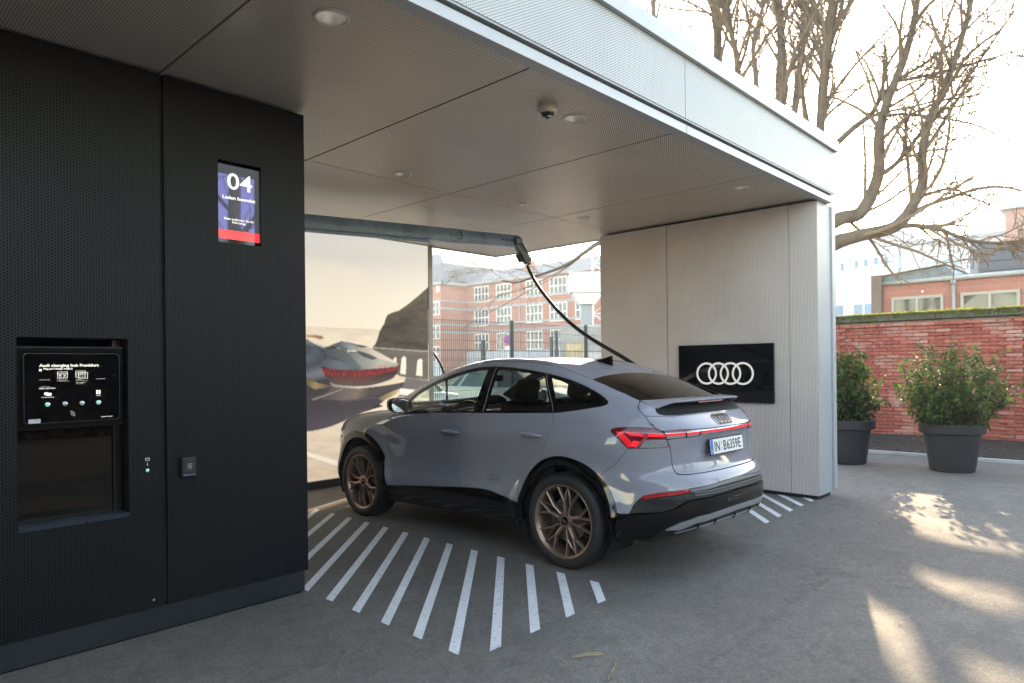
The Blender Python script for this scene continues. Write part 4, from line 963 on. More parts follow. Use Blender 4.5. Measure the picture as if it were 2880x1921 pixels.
# mirrors
for s_ in (1, -1):
    mb = MB(); nu, nv = 16, 24; vs = []
    for i in range(nu + 1):
        f = i / nu; x = 1.905 + .135 * f; k = (1 - f ** 2.6) ** .5 if f < 1 else .02
        for j in range(nv):
            a_ = 2 * math.pi * j / nv; ca, sa = math.cos(a_), math.sin(a_)
            y = 1.005 + .118 * k * math.copysign(abs(ca) ** .7, ca); z = 1.190 + .074 * k * math.copysign(abs(sa) ** .7, sa) + .016 * ca * k
            vs.append((x + .03 * ca * (1 - f), y * s_, z))
    mb.add(vs, [(i * nv + j, i * nv + (j + 1) % nv, (i + 1) * nv + (j + 1) % nv, (i + 1) * nv + j) for i in range(nu) for j in range(nv)] + [tuple(range(nv))])
    mh = mb.build('mirror_housing', M_PIANO, car, 40)
    gl = [(vs[j][0] - .003, s_ * 1.005 + (vs[j][1] - s_ * 1.005) * .86, 1.190 + (vs[j][2] - 1.190) * .86) for j in range(nv)]
    mk('mirror_glass', gl, [tuple(range(nv))], simple('mirror_silver', (.30, .33, .34), .01, 1.0, 0), mh)
    MB().tube([(1.98, s_ * .92, 1.135), (1.98, s_ * .86, 1.112)], [.022, .030], 10).build('mirror_foot', M_PIANO, mh, True)
# shark-fin aerial
mb = MB(); prof = [(.335, 1.604, .004), (.28, 1.613, .015), (.22, 1.627, .015), (.185, 1.637, .011), (.168, 1.638, .006)]
vs = []
for x, z, w in prof: vs += [(x, w, float(lift_top(np.array([[x, 0.]]))[0][2]) - .004), (x, w * .45, z), (x, -w * .45, z), (x, -w, float(lift_top(np.array([[x, 0.]]))[0][2]) - .004)]
mb.add(vs, [(i * 4 + j, i * 4 + j + 1, i * 4 + 5 + j, i * 4 + 4 + j) for i in range(4) for j in range(3)] + [(0, 1, 2, 3), (19, 18, 17, 16)]); mb.build('aerial_fin', M_PIANO, car, 50)
# underbody, wheel wells, interior
box('underbody', (-.62, -.62, .24), (3.35, .62, .36), M_PLAST, car, .03)
for sx, c in (('r', (-.02, .37)), ('f', (2.745, .385))):
    for s_ in (1, -1):
        pr_ = arc(c, .435, -25, 205, 26); vs = [(p[0], s_ * .895, p[1]) for p in pr_] + [(p[0], s_ * .58, p[1]) for p in pr_]
        n_ = len(pr_); fs = [(i, i + 1, n_ + i + 1, n_ + i) for i in range(n_ - 1)] + [tuple(range(n_, 2 * n_))]
        mk('wheel_well', vs, fs, M_BACK, car)
for s_ in (1, -1):
    box('door_lining', (.15, s_ * .80 - .015, .30), (2.2, s_ * .80 + .015, 1.10), M_INT, car)
mk('cabin_floor', *(lambda m: (m.v, m.f))(MB().box((-.6, -.8, .34), (2.4, .8, .40)).box((-.62, -.72, .40), (.10, .72, 1.12)).box((2.36, -.80, .40), (2.42, .80, 1.04))), M_INT, car)
MB().box((1.72, -.72, .86), (2.28, .72, 1.07), .06).box((1.66, -.02, .98), (1.80, .70, 1.11), .03).build('dashboard', M_INT2, car, 40)
MB().tube([(1.60 + .05 * math.sin(R(t)) - .02, .40 + .185 * math.cos(R(t)), 1.045 + .165 * math.sin(R(t))) for t in range(0, 361, 12)], .016, 8, False).tube([(1.59, .23, 1.03), (1.62, .40, 1.02), (1.59, .57, 1.03)], .02, 6).tube([(1.62, .40, 1.02), (1.85, .40, .93)], .04, 8).build('steering_wheel', M_INT, car, True)
def seat(y, x, rear=False):
    mb = MB().box((x - .10, y - .26, .50), (x + .42, y + .26, .68), .05)
    mb2 = MB().box((-.07, -.26, 0), (.07, .26, .60), .055).box((-.05, -.13, .60), (.05, .13, .80), .05)
    c, s_ = math.cos(R(-14)), math.sin(R(-14))
    vs = [(x - .08 + c * v[0] + s_ * v[2], y + v[1], .66 - s_ * v[0] + c * v[2]) for v in mb2.v]
    mb.add(vs, mb2.f); mb.build('seat', M_INT, car, 35)
for y in (.37, -.37): seat(y, 1.10)
for y in (.40, -.40, 0): seat(y, .22, True)
MB().box((1.62, -.09, 1.40), (1.66, .13, 1.47), .015).build('rear_view_mirror', M_INT, car)
# --- wheels
def make_wheel(first):
    y0 = .0
    w = bpy.data.objects.new('wheel', None); COL.objects.link(w); w.parent = car
    RT = .3685
    tp = [(.268, -.105), (.290, -.122), (.325, -.128), (.350, -.120), (RT - .004, -.104), (RT, -.085), (RT, -.064), (RT - .010, -.063), (RT - .010, -.052), (RT + .0005, -.051), (RT + .0005, -.022), (RT - .010, -.021), (RT - .010, -.009), (RT + .0005, -.008)]
    tp = tp + [(r_, -h_) for r_, h_ in tp[::-1]] + [(.262, .100), (.262, -.100)]
    MB().lathe(tp, ax='y', n=72, closed=True).build('tyre', M_TYRE, w, 40)
    rim = MB().lathe([(.284, .112), (.286, .118), (.282, .121), (.272, .117), (.262, .100), (.252, .06), (.240, -.09), (.272, -.11), (.276, -.105), (.284, .112)], ax='y', n=64).build('rim', M_BRONZE, w, 40)
    def spoke(mb, a0, r0, a1, r1, w0, w1, y_0, y_1, dp=.030):
        p0 = Vector((r0 * math.cos(a0), 0, r0 * math.sin(a0))); p1 = Vector((r1 * math.cos(a1), 0, r1 * math.sin(a1)))
        d = (p1 - p0).normalized(); q = Vector((-d.z, 0, d.x))
        V = []
        for p, w_, y in ((p0, w0, y_0), (p1, w1, y_1)):
            for sg, dy in ((-.5, -dp), (-.36, -.004), (.0, .003), (.36, -.004), (.5, -dp)): V.append(p + q * w_ * sg + Vector((0, y + dy, 0)))
        mb.add([v[:] for v in V], [(i, i + 1, 6 + i, 5 + i) for i in range(4)] + [(0, 5, 9, 4), (4, 3, 2, 1, 0), (5, 6, 7, 8, 9)])
    mb = MB()
    for k in range(5):
        b = R(72 * k + 12)
        spoke(mb, b, .045, b + R(6), .155, .044, .030, .088, .102)
        spoke(mb, b + R(6), .150, b - R(6), .268, .026, .017, .102, .108); spoke(mb, b + R(6), .150, b + R(15), .268, .024, .017, .102, .108)
        spoke(mb, b + R(36), .048, b + R(31), .150, .026, .020, .086, .099)
        spoke(mb, b + R(31), .145, b + R(38), .268, .022, .016, .099, .107)
        spoke(mb, b + R(31), .135, b + R(22), .200, .016, .013, .097, .098)
        spoke(mb, b + R(22), .200, b + R(15), .262, .013, .012, .098, .100)
    mb.lathe([(.052, .070), (.068, .080), (.062, .092), (.036, .094), (.034, .088)], ax='y', n=30)
    mb.build('spokes', M_BRONZE, rim, 28)
    MB().lathe([(.0335, .086), (.033, .095), (.030, .097), (.0005, .098)], ax='y', n=28).build('hub_cap', M_PIANO, rim, 30)
    rings(0, 0, .0078, .0016, .0115, lambda u, v, t: (u * .8 - v * .6, .0985 + t, u * .6 + v * .8), 16, .0005).build('hub_rings', M_SATIN, rim)
    for k in range(5):
        a_ = R(72 * k + 48); MB().lathe([(.0085, .085), (.0085, .0935), (.005, .094), (.005, .086), (.0003, .086)], (.056 * math.cos(a_), 0, .056 * math.sin(a_)), 'y', 12).build('wheel_bolt', M_PIANO, rim)
    MB().lathe([(.17, .03), (.17, .048), (.06, .05), (.06, .03)], ax='y', n=40).build('brake_disc', simple('brake_steel', (.16, .15, .14), .35, .9, .1), w, 30)
    return w
wh = make_wheel(True)
def place_wheel(o, x, s_, rot):
    o.location = (x, s_ * .785, .3605); o.rotation_euler = (0, 0, 0 if s_ > 0 else math.pi)
    for ch in o.children: ch.rotation_euler = (0, R(rot), 0)
for i, (x, s_, rot) in enumerate(((0, 1, 0), (2.764, 1, 33), (0, -1, 20), (2.764, -1, 50))):
    o = wh if i == 0 else dup(wh, car)
    place_wheel(o, x, s_, rot)
# ---------------------------------------------------------------- printed poster wall at the back of the bay
YPO = 7.81
poster = thing('poster_wall', 'large printed poster of a sports car beside a cliff at the back of the bay', 'poster')
def zA3(x, y): return (840 + x / 2.449, 550 + y / 2.449)
def z8(x, y): return (850 + x / 3.015, 880 + y / 3.015)
def pw(pts, f=z8):
    return [(lambda q: (q.x, q.z))(at_plane(*f(*p), 1, YPO)) for p in pts]
PX0, PX1, PZ0, PZ1 = 2.52, 6.466, .112, ZC - .012
nx, nz = 560, 470
gx, gz = np.meshgrid(np.linspace(PX0, PX1, nx), np.linspace(PZ0, PZ1, nz), indexing='ij')
Gq = np.stack([gx.ravel(), gz.ravel()], 1)
_rng = np.random.RandomState(3)
def vnoise(x, y, s, oct=4):
    out = np.zeros_like(x); amp = 1; tot = 0
    for o in range(oct):
        n_ = 64; g = _rng.rand(n_, n_); u, v = x * s, y * s; i, j = np.floor(u).astype(int), np.floor(v).astype(int); fu, fv = u - i, v - j
        fu, fv = fu * fu * (3 - 2 * fu), fv * fv * (3 - 2 * fv); i %= n_; j %= n_; i1, j1 = (i + 1) % n_, (j + 1) % n_
        out += amp * (g[i, j] * (1 - fu) * (1 - fv) + g[i1, j] * fu * (1 - fv) + g[i, j1] * (1 - fu) * fv + g[i1, j1] * fu * fv); tot += amp; amp *= .5; s *= 2
    return out / tot
X_, Z_ = Gq[:, 0], Gq[:, 1]
def lerp(a, b, t): return np.array(a)[None] * (1 - t[:, None]) + np.array(b)[None] * t[:, None]
t = np.clip((Z_ - 1.35) / 2.0, 0, 1)
IMG = lerp((.80, .66, .50), (.66, .66, .62), t ** .8)
cl = vnoise(X_ * .5, Z_, 1.6); IMG += (cl - .5)[:, None] * np.array([.10, .05, -.02]) * (t[:, None])
hz = at_plane(*z8(300, 128), 1, YPO).z
m = Z_ < hz; w_ = vnoise(X_ * .15, Z_, 26)
IMG[m] = (lerp((.62, .55, .45), (.70, .60, .47), np.clip((hz - Z_) / .25, 0, 1)) * (.9 + .2 * w_)[:, None])[m]
def fill(poly, col, blend=1.0, soft=False):
    m = inside(np.array(poly), Gq)
    c = col(X_[m], Z_[m]) if callable(col) else np.array(col)[None]
    IMG[m] = IMG[m] * (1 - blend) + c * blend
# cliff
st = vnoise(X_ * .25, Z_, 22)
def cliffc(x, z):
    s_ = vnoise(x * .35, z, 18); return lerp((.040, .034, .028), (.12, .098, .072), np.clip(s_ * 1.3 - .25 + (z - 1.9) * .25, 0, 1))
cliff = pw([(893, 628), (850, 668), (812, 702), (770, 735), (735, 765), (690, 792), (640, 808), (612, 822), (598, 850), (590, 880), (572, 910), (556, 940), (544, 985), (530, 1020), (505, 1050), (540, 1064), (893, 1085)], zA3)
fill(cliff + [(7, cliff[-1][1]), (7, 3.2)][:0], cliffc)
fill(pw([(893, 628), (893, 700), (700, 800), (640, 808), (690, 792), (770, 735), (850, 668)], zA3), lambda x, z: lerp((.09, .075, .045), (.17, .14, .085), vnoise(x, z, 20)), .6)
# parapet with openings
fill(pw([(600, 290), (1070, 325), (1070, 575), (880, 548), (600, 470)]), lambda x, z: lerp((.11, .095, .085), (.17, .15, .13), vnoise(x * .2, z, 16)))
fill(pw([(600, 290), (1070, 322), (1070, 334), (600, 300)]), (.36, .32, .27))
for x0, x1, y0, y1 in ((830, 880, 365, 515), (965, 1020, 385, 530), (760, 800, 372, 430)):
    fill(pw([(x0, y1), (x0 + 12, y0 + 20), ((x0 + x1) / 2 + 10, y0), (x1, y0 + 15), (x1, y1 + 8)]), lambda x, z: lerp((.72, .62, .50), (.80, .70, .58), vnoise(x, z, 12)))
# road and kerb shadow
fill(pw([(30, 1010), (30, 1430), (420, 1400), (420, 900), (700, 760), (1070, 640), (1070, 570), (860, 550), (600, 500)]), lambda x, z: lerp((.56, .46, .34), (.74, .62, .47), vnoise(x * .3, z + x * .12, 22)))
fill(pw([(880, 550), (1070, 575), (1070, 660), (830, 640)]), (.16, .14, .14))
fill(pw([(830, 640), (1070, 668), (1000, 720), (830, 700)]), (.80, .72, .62)); fill(pw([(830, 690), (980, 712), (900, 780), (780, 740)]), (.30, .26, .24))
fill(pw([(30, 1175), (420, 1290), (420, 1340), (30, 1210)]), (.80, .74, .64))
m = (Z_ < pw([(30, 1430)])[0][1]); IMG[m] = (.60, .50, .37)
left = X_ < pw([(30, 300)])[0][0] + .0
# the show car, seen from behind
def gfill(poly, stops, p0, p1, nz=.12, sc=9):
    (a0, b0), (a1, b1) = pw([p0, p1]); d_ = np.array((a1 - a0, b1 - b0)); L2 = float(d_ @ d_)
    def f(x, z):
        t_ = np.clip(((x - a0) * d_[0] + (z - b0) * d_[1]) / L2 + nz * (vnoise(x * .5, z, sc, 3) - .5), 0, 1) * (len(stops) - 1); i_ = np.minimum(t_.astype(int), len(stops) - 2); w = (t_ - i_)[:, None]; S_ = np.array(stops, float); return S_[i_] * (1 - w) + S_[i_ + 1] * w
    fill(pw(poly), f)
def curve(pts): return cr(pts, 6)
body = curve([(-260, 300), (30, 228), (60, 238), (190, 284), (330, 245), (450, 262), (540, 284), (640, 330), (760, 395), (822, 440), (828, 455), (800, 505), (868, 572), (832, 640), (770, 690), (690, 745), (600, 815), (500, 850), (250, 960), (30, 1008), (-260, 1030)])
gfill(body, [(.10, .105, .125), (.06, .062, .075), (.040, .036, .042), (.062, .050, .060), (.10, .085, .10)], (300, 240), (300, 1000))
gfill(curve([(-260, 320), (30, 244), (60, 240), (185, 322), (206, 392), (148, 411), (30, 352), (-260, 400)]), [(.16, .18, .20), (.05, .062, .08), (.028, .034, .045)], (60, 240), (140, 400))
gfill(curve([(35, 262), (180, 338), (196, 386), (145, 400), (40, 345), (35, 262)]), [(.035, .045, .06), (.085, .105, .13), (.04, .05, .065)], (40, 260), (190, 395))
gfill([(60, 236), (190, 280), (262, 278), (330, 300), (400, 338), (300, 318), (190, 300), (100, 262)], [(.62, .55, .46), (.42, .39, .34), (.30, .29, .27)], (60, 236), (400, 338))
gfill(curve([(190, 302), (330, 304), (470, 338), (640, 385), (815, 442), (700, 464), (510, 480), (470, 474), (330, 400), (205, 335)]), [(.09, .10, .105), (.17, .185, .18), (.26, .265, .245), (.42, .40, .35), (.30, .29, .26)], (200, 330), (820, 430))
gfill([(330, 304), (390, 332), (512, 476), (480, 478), (300, 388), (205, 332), (200, 304)], [(.07, .08, .09), (.14, .155, .16)], (200, 330), (480, 440))
gfill([(470, 338), (560, 352), (640, 385), (600, 400), (520, 372)], [(.05, .05, .05), (.12, .12, .115)], (470, 338), (640, 395))
gfill([(326, 236), (396, 256), (448, 274), (466, 322), (392, 312), (320, 275)], [(.10, .125, .145), (.20, .24, .265), (.33, .36, .36)], (320, 240), (466, 310))
fill(pw([(392, 314), (466, 322), (462, 338), (378, 333)]), (.62, .54, .43)); fill(pw([(395, 326), (462, 333), (458, 341), (400, 339)]), (.10, .075, .055))
gfill([(450, 262), (540, 284), (640, 330), (760, 395), (820, 440), (640, 384), (560, 345), (468, 318)], [(.34, .30, .26), (.56, .50, .42), (.66, .58, .47)], (450, 270), (820, 440))
fill(pw([(455, 272), (545, 282), (532, 294), (468, 288)]), (.05, .035, .028)); fill(pw([(185, 294), (262, 279), (322, 300), (200, 303)]), (.045, .03, .025))
gfill(curve([(30, 186), (150, 192), (183, 212), (150, 224), (110, 212), (30, 205)]), [(.50, .34, .19), (.30, .18, .09)], (30, 186), (120, 224))
gfill(curve([(150, 412), (206, 393), (330, 412), (490, 478), (300, 478), (156, 455)]), [(.06, .07, .09), (.14, .16, .185), (.10, .115, .135)], (150, 410), (480, 470))
gfill(curve([(150, 412), (162, 450), (222, 560), (250, 604), (120, 590), (30, 556), (-260, 560), (-260, 410), (30, 352)]), [(.11, .13, .165), (.05, .058, .075), (.16, .17, .19), (.04, .04, .045)], (60, 370), (110, 600))
gfill([(30, 556), (150, 600), (300, 626), (100, 648), (30, 600)], [(.10, .075, .03), (.30, .23, .11), (.12, .09, .05)], (30, 560), (220, 640))
gfill(curve([(228, 586), (300, 610), (500, 622), (640, 600), (760, 560), (797, 520), (868, 572), (840, 592), (700, 616), (480, 641), (280, 630), (228, 586)]), [(.26, .22, .19), (.52, .45, .38), (.62, .52, .40), (.66, .55, .40)], (230, 610), (860, 560))
gfill([(250, 628), (480, 642), (700, 617), (842, 592), (828, 640), (700, 680), (520, 720), (330, 745), (160, 730)], [(.10, .080, .075), (.15, .120, .11), (.20, .155, .125), (.08, .062, .06)], (250, 630), (560, 740))
gfill([(640, 722), (760, 667), (832, 640), (792, 690), (682, 748)], [(.16, .12, .07), (.48, .38, .22)], (640, 722), (830, 650)); fill(pw([(75, 735), (352, 640), (335, 654), (95, 742)]), (.30, .25, .22)); fill(pw([(290, 800), (370, 742), (640, 712), (620, 724), (375, 752)]), (.15, .125, .115), .7)
gfill([(600, 800), (645, 772), (702, 740), (652, 778), (692, 790), (600, 816)], [(.03, .026, .026), (.02, .018, .018)], (600, 800), (700, 745))
gfill(curve([(155, 455), (300, 481), (500, 488), (700, 472), (819, 454), (797, 520), (740, 570), (600, 603), (480, 613), (300, 603), (225, 575), (155, 455)]), [(.025, .012, .012), (.04, .022, .022), (.085, .055, .05), (.12, .085, .075)], (480, 460), (480, 612))
for r_ in range(8):
    for k in range(40):
        u = k / 39
        x = 172 + 635 * u; y = 470 + 22 * math.sin(math.pi * min(1, u * 1.05)) - 14 * u ** 3 + 14.0 * r_ * (1 - .35 * u ** 2) + (k % 2) * 5
        if r_ > 3 and (u < .05 * (r_ - 2) or u > 1 - .07 * (r_ - 1)): continue
        s_ = 4.4 if r_ < 5 else 3.4
        fill(pw([(x - s_, y - 2.6), (x + s_, y - 2.6), (x + s_, y + 2.6), (x - s_, y + 2.6)]), (.72, .05, .045) if r_ < 4 else (.34, .04, .035))
fill(pw([(640, 448), (715, 440), (715, 452), (645, 460)]), (.62, .12, .10), .6)
IMG = np.clip(IMG, 0, 1).reshape(nx, nz, 3)
IMG[1:-1, 1:-1] = (IMG[1:-1, 1:-1] * 2 + IMG[:-2, 1:-1] + IMG[2:, 1:-1] + IMG[1:-1, :-2] + IMG[1:-1, 2:]) / 6
for _k in range(1): IMG[1:-1, 1:-1] = (IMG[1:-1, 1:-1] * 2 + IMG[:-2, 1:-1] + IMG[2:, 1:-1] + IMG[1:-1, :-2] + IMG[1:-1, 2:]) / 6
IMG = IMG.reshape(-1, 3) ** 1.15
me = bpy.data.meshes.new('printed_sheet')
vs = np.c_[gx.ravel(), np.full(nx * nz, YPO), gz.ravel()]
idx = np.arange(nx * nz).reshape(nx, nz); fs = np.stack([idx[:-1, :-1], idx[1:, :-1], idx[1:, 1:], idx[:-1, 1:]], -1).reshape(-1, 4)
me.vertices.add(len(vs)); me.vertices.foreach_set('co', vs.ravel()); me.loops.add(len(fs) * 4); me.loops.foreach_set('vertex_index', fs.ravel().astype(np.int32))
me.polygons.add(len(fs)); me.polygons.foreach_set('loop_start', np.arange(0, len(fs) * 4, 4).astype(np.int32)); me.polygons.foreach_set('loop_total', np.full(len(fs), 4, np.int32)); me.update(calc_edges=True)
ca = me.color_attributes.new('print', 'FLOAT_COLOR', 'POINT'); ca.data.foreach_set('color', np.c_[IMG, np.ones(len(IMG))].astype(np.float32).ravel())
tt = NT('poster_print'); at_ = tt.n('Attribute', attribute_name='print'); pp_ = tt.pr(None, .5); tt.l(at_.outputs['Color'], pp_.inputs['Base Color']); tt.l(at_.outputs['Color'], pp_.inputs['Emission Color']); pp_.inputs['Emission Strength'].default_value = .125; me.materials.append(tt.fin(pp_))
ps = bpy.data.objects.new('printed_sheet', me); COL.objects.link(ps); ps.parent = poster
box('poster_backing', (PX0, YPO + .003, .10), (PX1 - .001, YPO + .05, ZC - .010), M_ALU, poster)
box('poster_rail', (PX0, YPO - .012, ZC - .012), (PX1 + .12, YPO + .03, ZC - .001), M_ALU, poster)
box('poster_base', (PX0, YPO + .001, .002), (PX1 + .1, YPO + .06, .099), M_BLACK, poster)
box('poster_edge', (PX1 + .001, YPO - .010, .101), (PX1 + .016, YPO + .05, ZC - .013), simple('edge_grey', (.30, .29, .27), .5, .3), poster)
MB().box((PX1 + .018, YPO - .006, .101), (PX1 + .085, YPO + .05, ZC - .013), .003).build('edge_post', perforated('perforated_post', (.46, .44, .40), .4, .3, (0, 2), .0046, (.012, .011, .010)), poster)
# ---------------------------------------------------------------- swivel arm carrying the charging cable
arm = thing('cable_boom', 'steel blue swivel boom reaching under the canopy from the dark cabinet', 'boom')
def arm_steel():
    t = NT('arm_steel'); co = t.obj(); p = t.pr((.10, .135, .18), .34, .1)
    f = t.noise(co, 2.6, 5, .6, .6); g = t.noise(co, 11, 4, .6)
    c = t.ramp(f, [(.22, (.10, .145, .21)), (.40, (.17, .27, .41)), (.75, (.22, .34, .51))])
    t.l(c, p.inputs['Base Color']); t.l(t.ramp(g, [(.3, (.22, .22, .22)), (.7, (.45, .45, .45))]), p.inputs['Roughness'])
    t.l(t.bump(g, .12, .006), p.inputs['Normal']); return t.fin(p)
M_ARM = arm_steel()
ZA = 3.10
def onz(px, py, z): d = ray_px(px, py); return Vector((0, 0, CAM_H)) + d * ((z - CAM_H) / d.z)
A0 = onz(857.6, 623, ZA); J1 = onz(840 + 1080 / 2.449, 550 + 280 / 2.449, ZA); J2 = onz(840 + 1500 / 2.449, 550 + 315 / 2.449, ZA)
ax = (J2 - A0).normalized(); ay = Vector((-ax.y, ax.x, 0)); az = Vector((0, 0, 1))
AR = A0 - ax * 1.15
hb = .150
def beam(p, q, h_, w_, name, par=arm): 
    c_ = (p + q) / 2; L_ = (q - p).length
    mb = MB().box((-L_ / 2, -w_ / 2, -h_ / 2), (L_ / 2, w_ / 2, h_ / 2), .006); M_ = frame(c_, ax, ay)
    mb.v = [tuple(M_ @ Vector(v)) for v in mb.v]; return mb.build(name, M_ARM, par, 30)
beam(AR, J1 + ax * .02, hb, .11, 'beam'); beam(J1 + ax * .06, J2 + ax * .02, hb * .96, .075, 'fore_beam')
beam(J1 - ax * .09, J1 + ax * .10, hb * 1.04, .118, 'joint_sleeve')
beam(AR + ax * .9 - az * .085, J1 - ax * .35 - az * .085, .04, .05, 'cable_tray')
side_n = -ay if (-ay).dot(Vector((-1, -1, 0))) > 0 else ay
def hub(c_, r_, off, par):
    M_ = frame(c_, ax, az); d_ = side_n
    o = MB().tube([c_ + d_ * (off - .004), c_ + d_ * (off + .010)], r_, 30).build('pivot_cap', simple('pivot_dark', (.03, .037, .045), .35, .4), par, 30)
    MB().tube([c_ + d_ * (off + .009), c_ + d_ * (off + .0115)], r_ * .80, 30).build('pivot_face', simple('pivot_face', (.22, .28, .35), .32, .4), o, 30)
    for k in range(4):
        a_ = R(90 * k + 8); q = c_ + ax * math.cos(a_) * r_ * .52 + az * math.sin(a_) * r_ * .52
        MB().tube([q + d_ * (off + .011), q + d_ * (off + .017)], r_ * .16, 12).build('pivot_bolt', M_BLACK, o, 30)
hub(J1, .058, .060, arm); hub(J2, .050, .052, arm)
for k in range(3): q = J2 - ax * (.10 + .055 * k); MB().tube([q + side_n * .037, q + side_n * .042], .009, 10).build('beam_bolt', M_BLACK, arm, 30)
DN = (ax * .55 - az * .84).normalized(); DP = (ax * .84 + az * .55).normalized()
cN = J2 + DN * .14
mb = MB().box((-.05, -.045, -.165), (.05, .045, .150), .02); M_ = Matrix(((DP.x, ay.x, -DN.x, cN.x), (DP.y, ay.y, -DN.y, cN.y), (DP.z, ay.z, -DN.z, cN.z), (0, 0, 0, 1)))
mb.v = [tuple(M_ @ Vector(v)) for v in mb.v]; mb.build('knuckle', simple('knuckle_steel', (.10, .125, .155), .35, .4, .2), arm, 30)
mb = MB().box((-.10, -.035, -.11), (-.05, .035, .0), .01); mb.v = [tuple(M_ @ Vector(v)) for v in mb.v]; mb.build('knuckle_guard', M_BLACK, arm, 30)
E0 = J2 + DN * .315
MB().tube([E0, E0 + DN * .05], [.030, .026], 16).build('cable_gland', M_STEEL, arm, True)
# column hidden beside the cabinet carries the beam
box('arm_bracket', (AR.x - .1, AR.y - .1, ZA - .2), (AR.x + .1, AR.y + .1, ZC - .03), M_ARM, arm, .01)
# the cable hangs from the arm to the far rear flank of the car
cable = thing('charging_cable', 'thick black charging cable sagging from the arm to behind the car', 'cable')
cpx = [(840 + 1553 / 2.449, 550 + 418 / 2.449), (840 + 1580 / 2.449, 550 + 500 / 2.449), (840 + 1640 / 2.449, 550 + 610 / 2.449), (840 + 1730 / 2.449, 550 + 730 / 2.449), (840 + 1850 / 2.449, 550 + 860 / 2.449), (840 + 1990 / 2.449, 550 + 970 / 2.449), (840 + 2130 / 2.449, 550 + 1055 / 2.449), (840 + 2280 / 2.449, 550 + 1145 / 2.449)]
PORT = Matrix.Rotation(CAR_TH, 4, 'Z') @ Vector((-.12, -.95, 0)) + Vector((4.9609, 3.3109, .93))
d0 = (E0 - Vector((0, 0, CAM_H))).dot(_fw); d1 = 6.9
pts = []
for k, (u, v) in enumerate(cpx):
    f = (k / (len(cpx) - 1)); pts.append(at_depth(u, v, d0 * (1 - f) + d1 * f))
pts[0] = E0 + DN * .03
pts += [(pts[-1] * .45 + (PORT + Vector((.18, 0, .12))) * .55), PORT + Vector((.16, 0, .02)), PORT + Vector((.02, 0, 0))]
def spline3(P, n=6):
    out = []; P = [Vector(p) for p in P]
    for i in range(len(P) - 1):
        p0 = P[i - 1] if i else 2 * P[0] - P[1]; p1, p2 = P[i], P[i + 1]; p3 = P[i + 2] if i + 2 < len(P) else 2 * P[-1] - P[-2]
        for k in range(n):
            t_ = k / n; out.append(.5 * ((2 * p1) + (-p0 + p2) * t_ + (2 * p0 - 5 * p1 + 4 * p2 - p3) * t_ * t_ + (-p0 + 3 * p1 - 3 * p2 + p3) * t_ ** 3))
    return out + [P[-1]]
MB().tube(spline3(pts), .021, 14).build('cable_hose', simple('cable_rubber', (.008, .009, .010), .35, 0, .2, 20), cable, True)
MB().tube([PORT + Vector((.06, 0, .004)), PORT + Vector((.0, 0, 0)), PORT + Vector((-.03, 0, 0))], [.03, .042, .042], 16).build('plug', M_PLAST, cable, True)
# ---------------------------------------------------------------- wire fence behind the bay
def wire_mat(): return simple('fence_steel', (.055, .07, .075), .45, .4, .15)
M_FENCE = wire_mat()
YFN = 9.6
fence = thing('wire_fence', 'tall grey double-wire mesh fence running behind the bay', 'fence')
FPX = [2.66, 5.155, 7.655, 10.155, 12.653, 15.15]
for x in FPX:
    z0 = float(ground_z(x, YFN))
    pz = MB().box((x - .03, YFN - .02, z0), (x + .03, YFN + .04, 2.475), .004).build('fence_post', M_FENCE, fence)
    MB().box((x - .032, YFN - .022, 2.476), (x + .032, YFN + .042, 2.492), .002).build('post_cap', simple('cap_grey', (.4, .42, .43), .4), pz)
for i in range(len(FPX) - 1):
    mb = MB(); x0, x1 = FPX[i] + .035, FPX[i + 1] - .035
    n_ = int((x1 - x0) / .05)
    for k in range(n_ + 1):
        x = x0 + (x1 - x0) * k / n_; mb.box((x - .0025, YFN - .003, .12), (x + .0025, YFN + .003, 2.43))
    for k in range(13):
        z = .14 + .19 * k
        for dy in (-.008, .005): mb.box((x0, YFN + dy - .003, z - .003), (x1, YFN + dy + .003, z + .003))
    mb.build('mesh_panel', M_FENCE, fence)
# privacy sheet with a notice on the lower fence
box('fence_notice', (7.72, YFN - .012, 1.25), (7.92, YFN - .006, 1.52), simple('notice_white', (.75, .75, .72), .5, 0, .05), fence)
box('notice_picture', (7.75, YFN - .0135, 1.33), (7.89, YFN - .0125, 1.42), simple('notice_ink', (.05, .05, .05), .5, 0, 0), fence)
f2 = thing('low_fence', 'lower dark wire fence farther back across the yard', 'fence')
for px, pyt in ((1150 + 765 / 3.647, 650 + 1118 / 3.647), (1150 + 1465 / 3.647, 650 + 1085 / 3.647), (1150 + 1515 / 3.647, 650 + 1020 / 3.647)):
    p = at_plane(px, pyt, 1, 14.5); MB().box((p.x - .05, 14.47, 0), (p.x + .05, 14.55, p.z), .004).build('fence_post', M_FENCE, f2)
_p = at_plane(1210, 950, 1, 14.5)
mb = MB()
for k in range(150):
    x = 9.0 + .10 * k; mb.box((x - .003, 14.50, .1), (x + .003, 14.506, 2.05))
for k in range(8): mb.box((9.0, 14.495, .25 + .25 * k), (24.0, 14.509, .262 + .25 * k))
mb.build('mesh_panel', M_FENCE, f2)
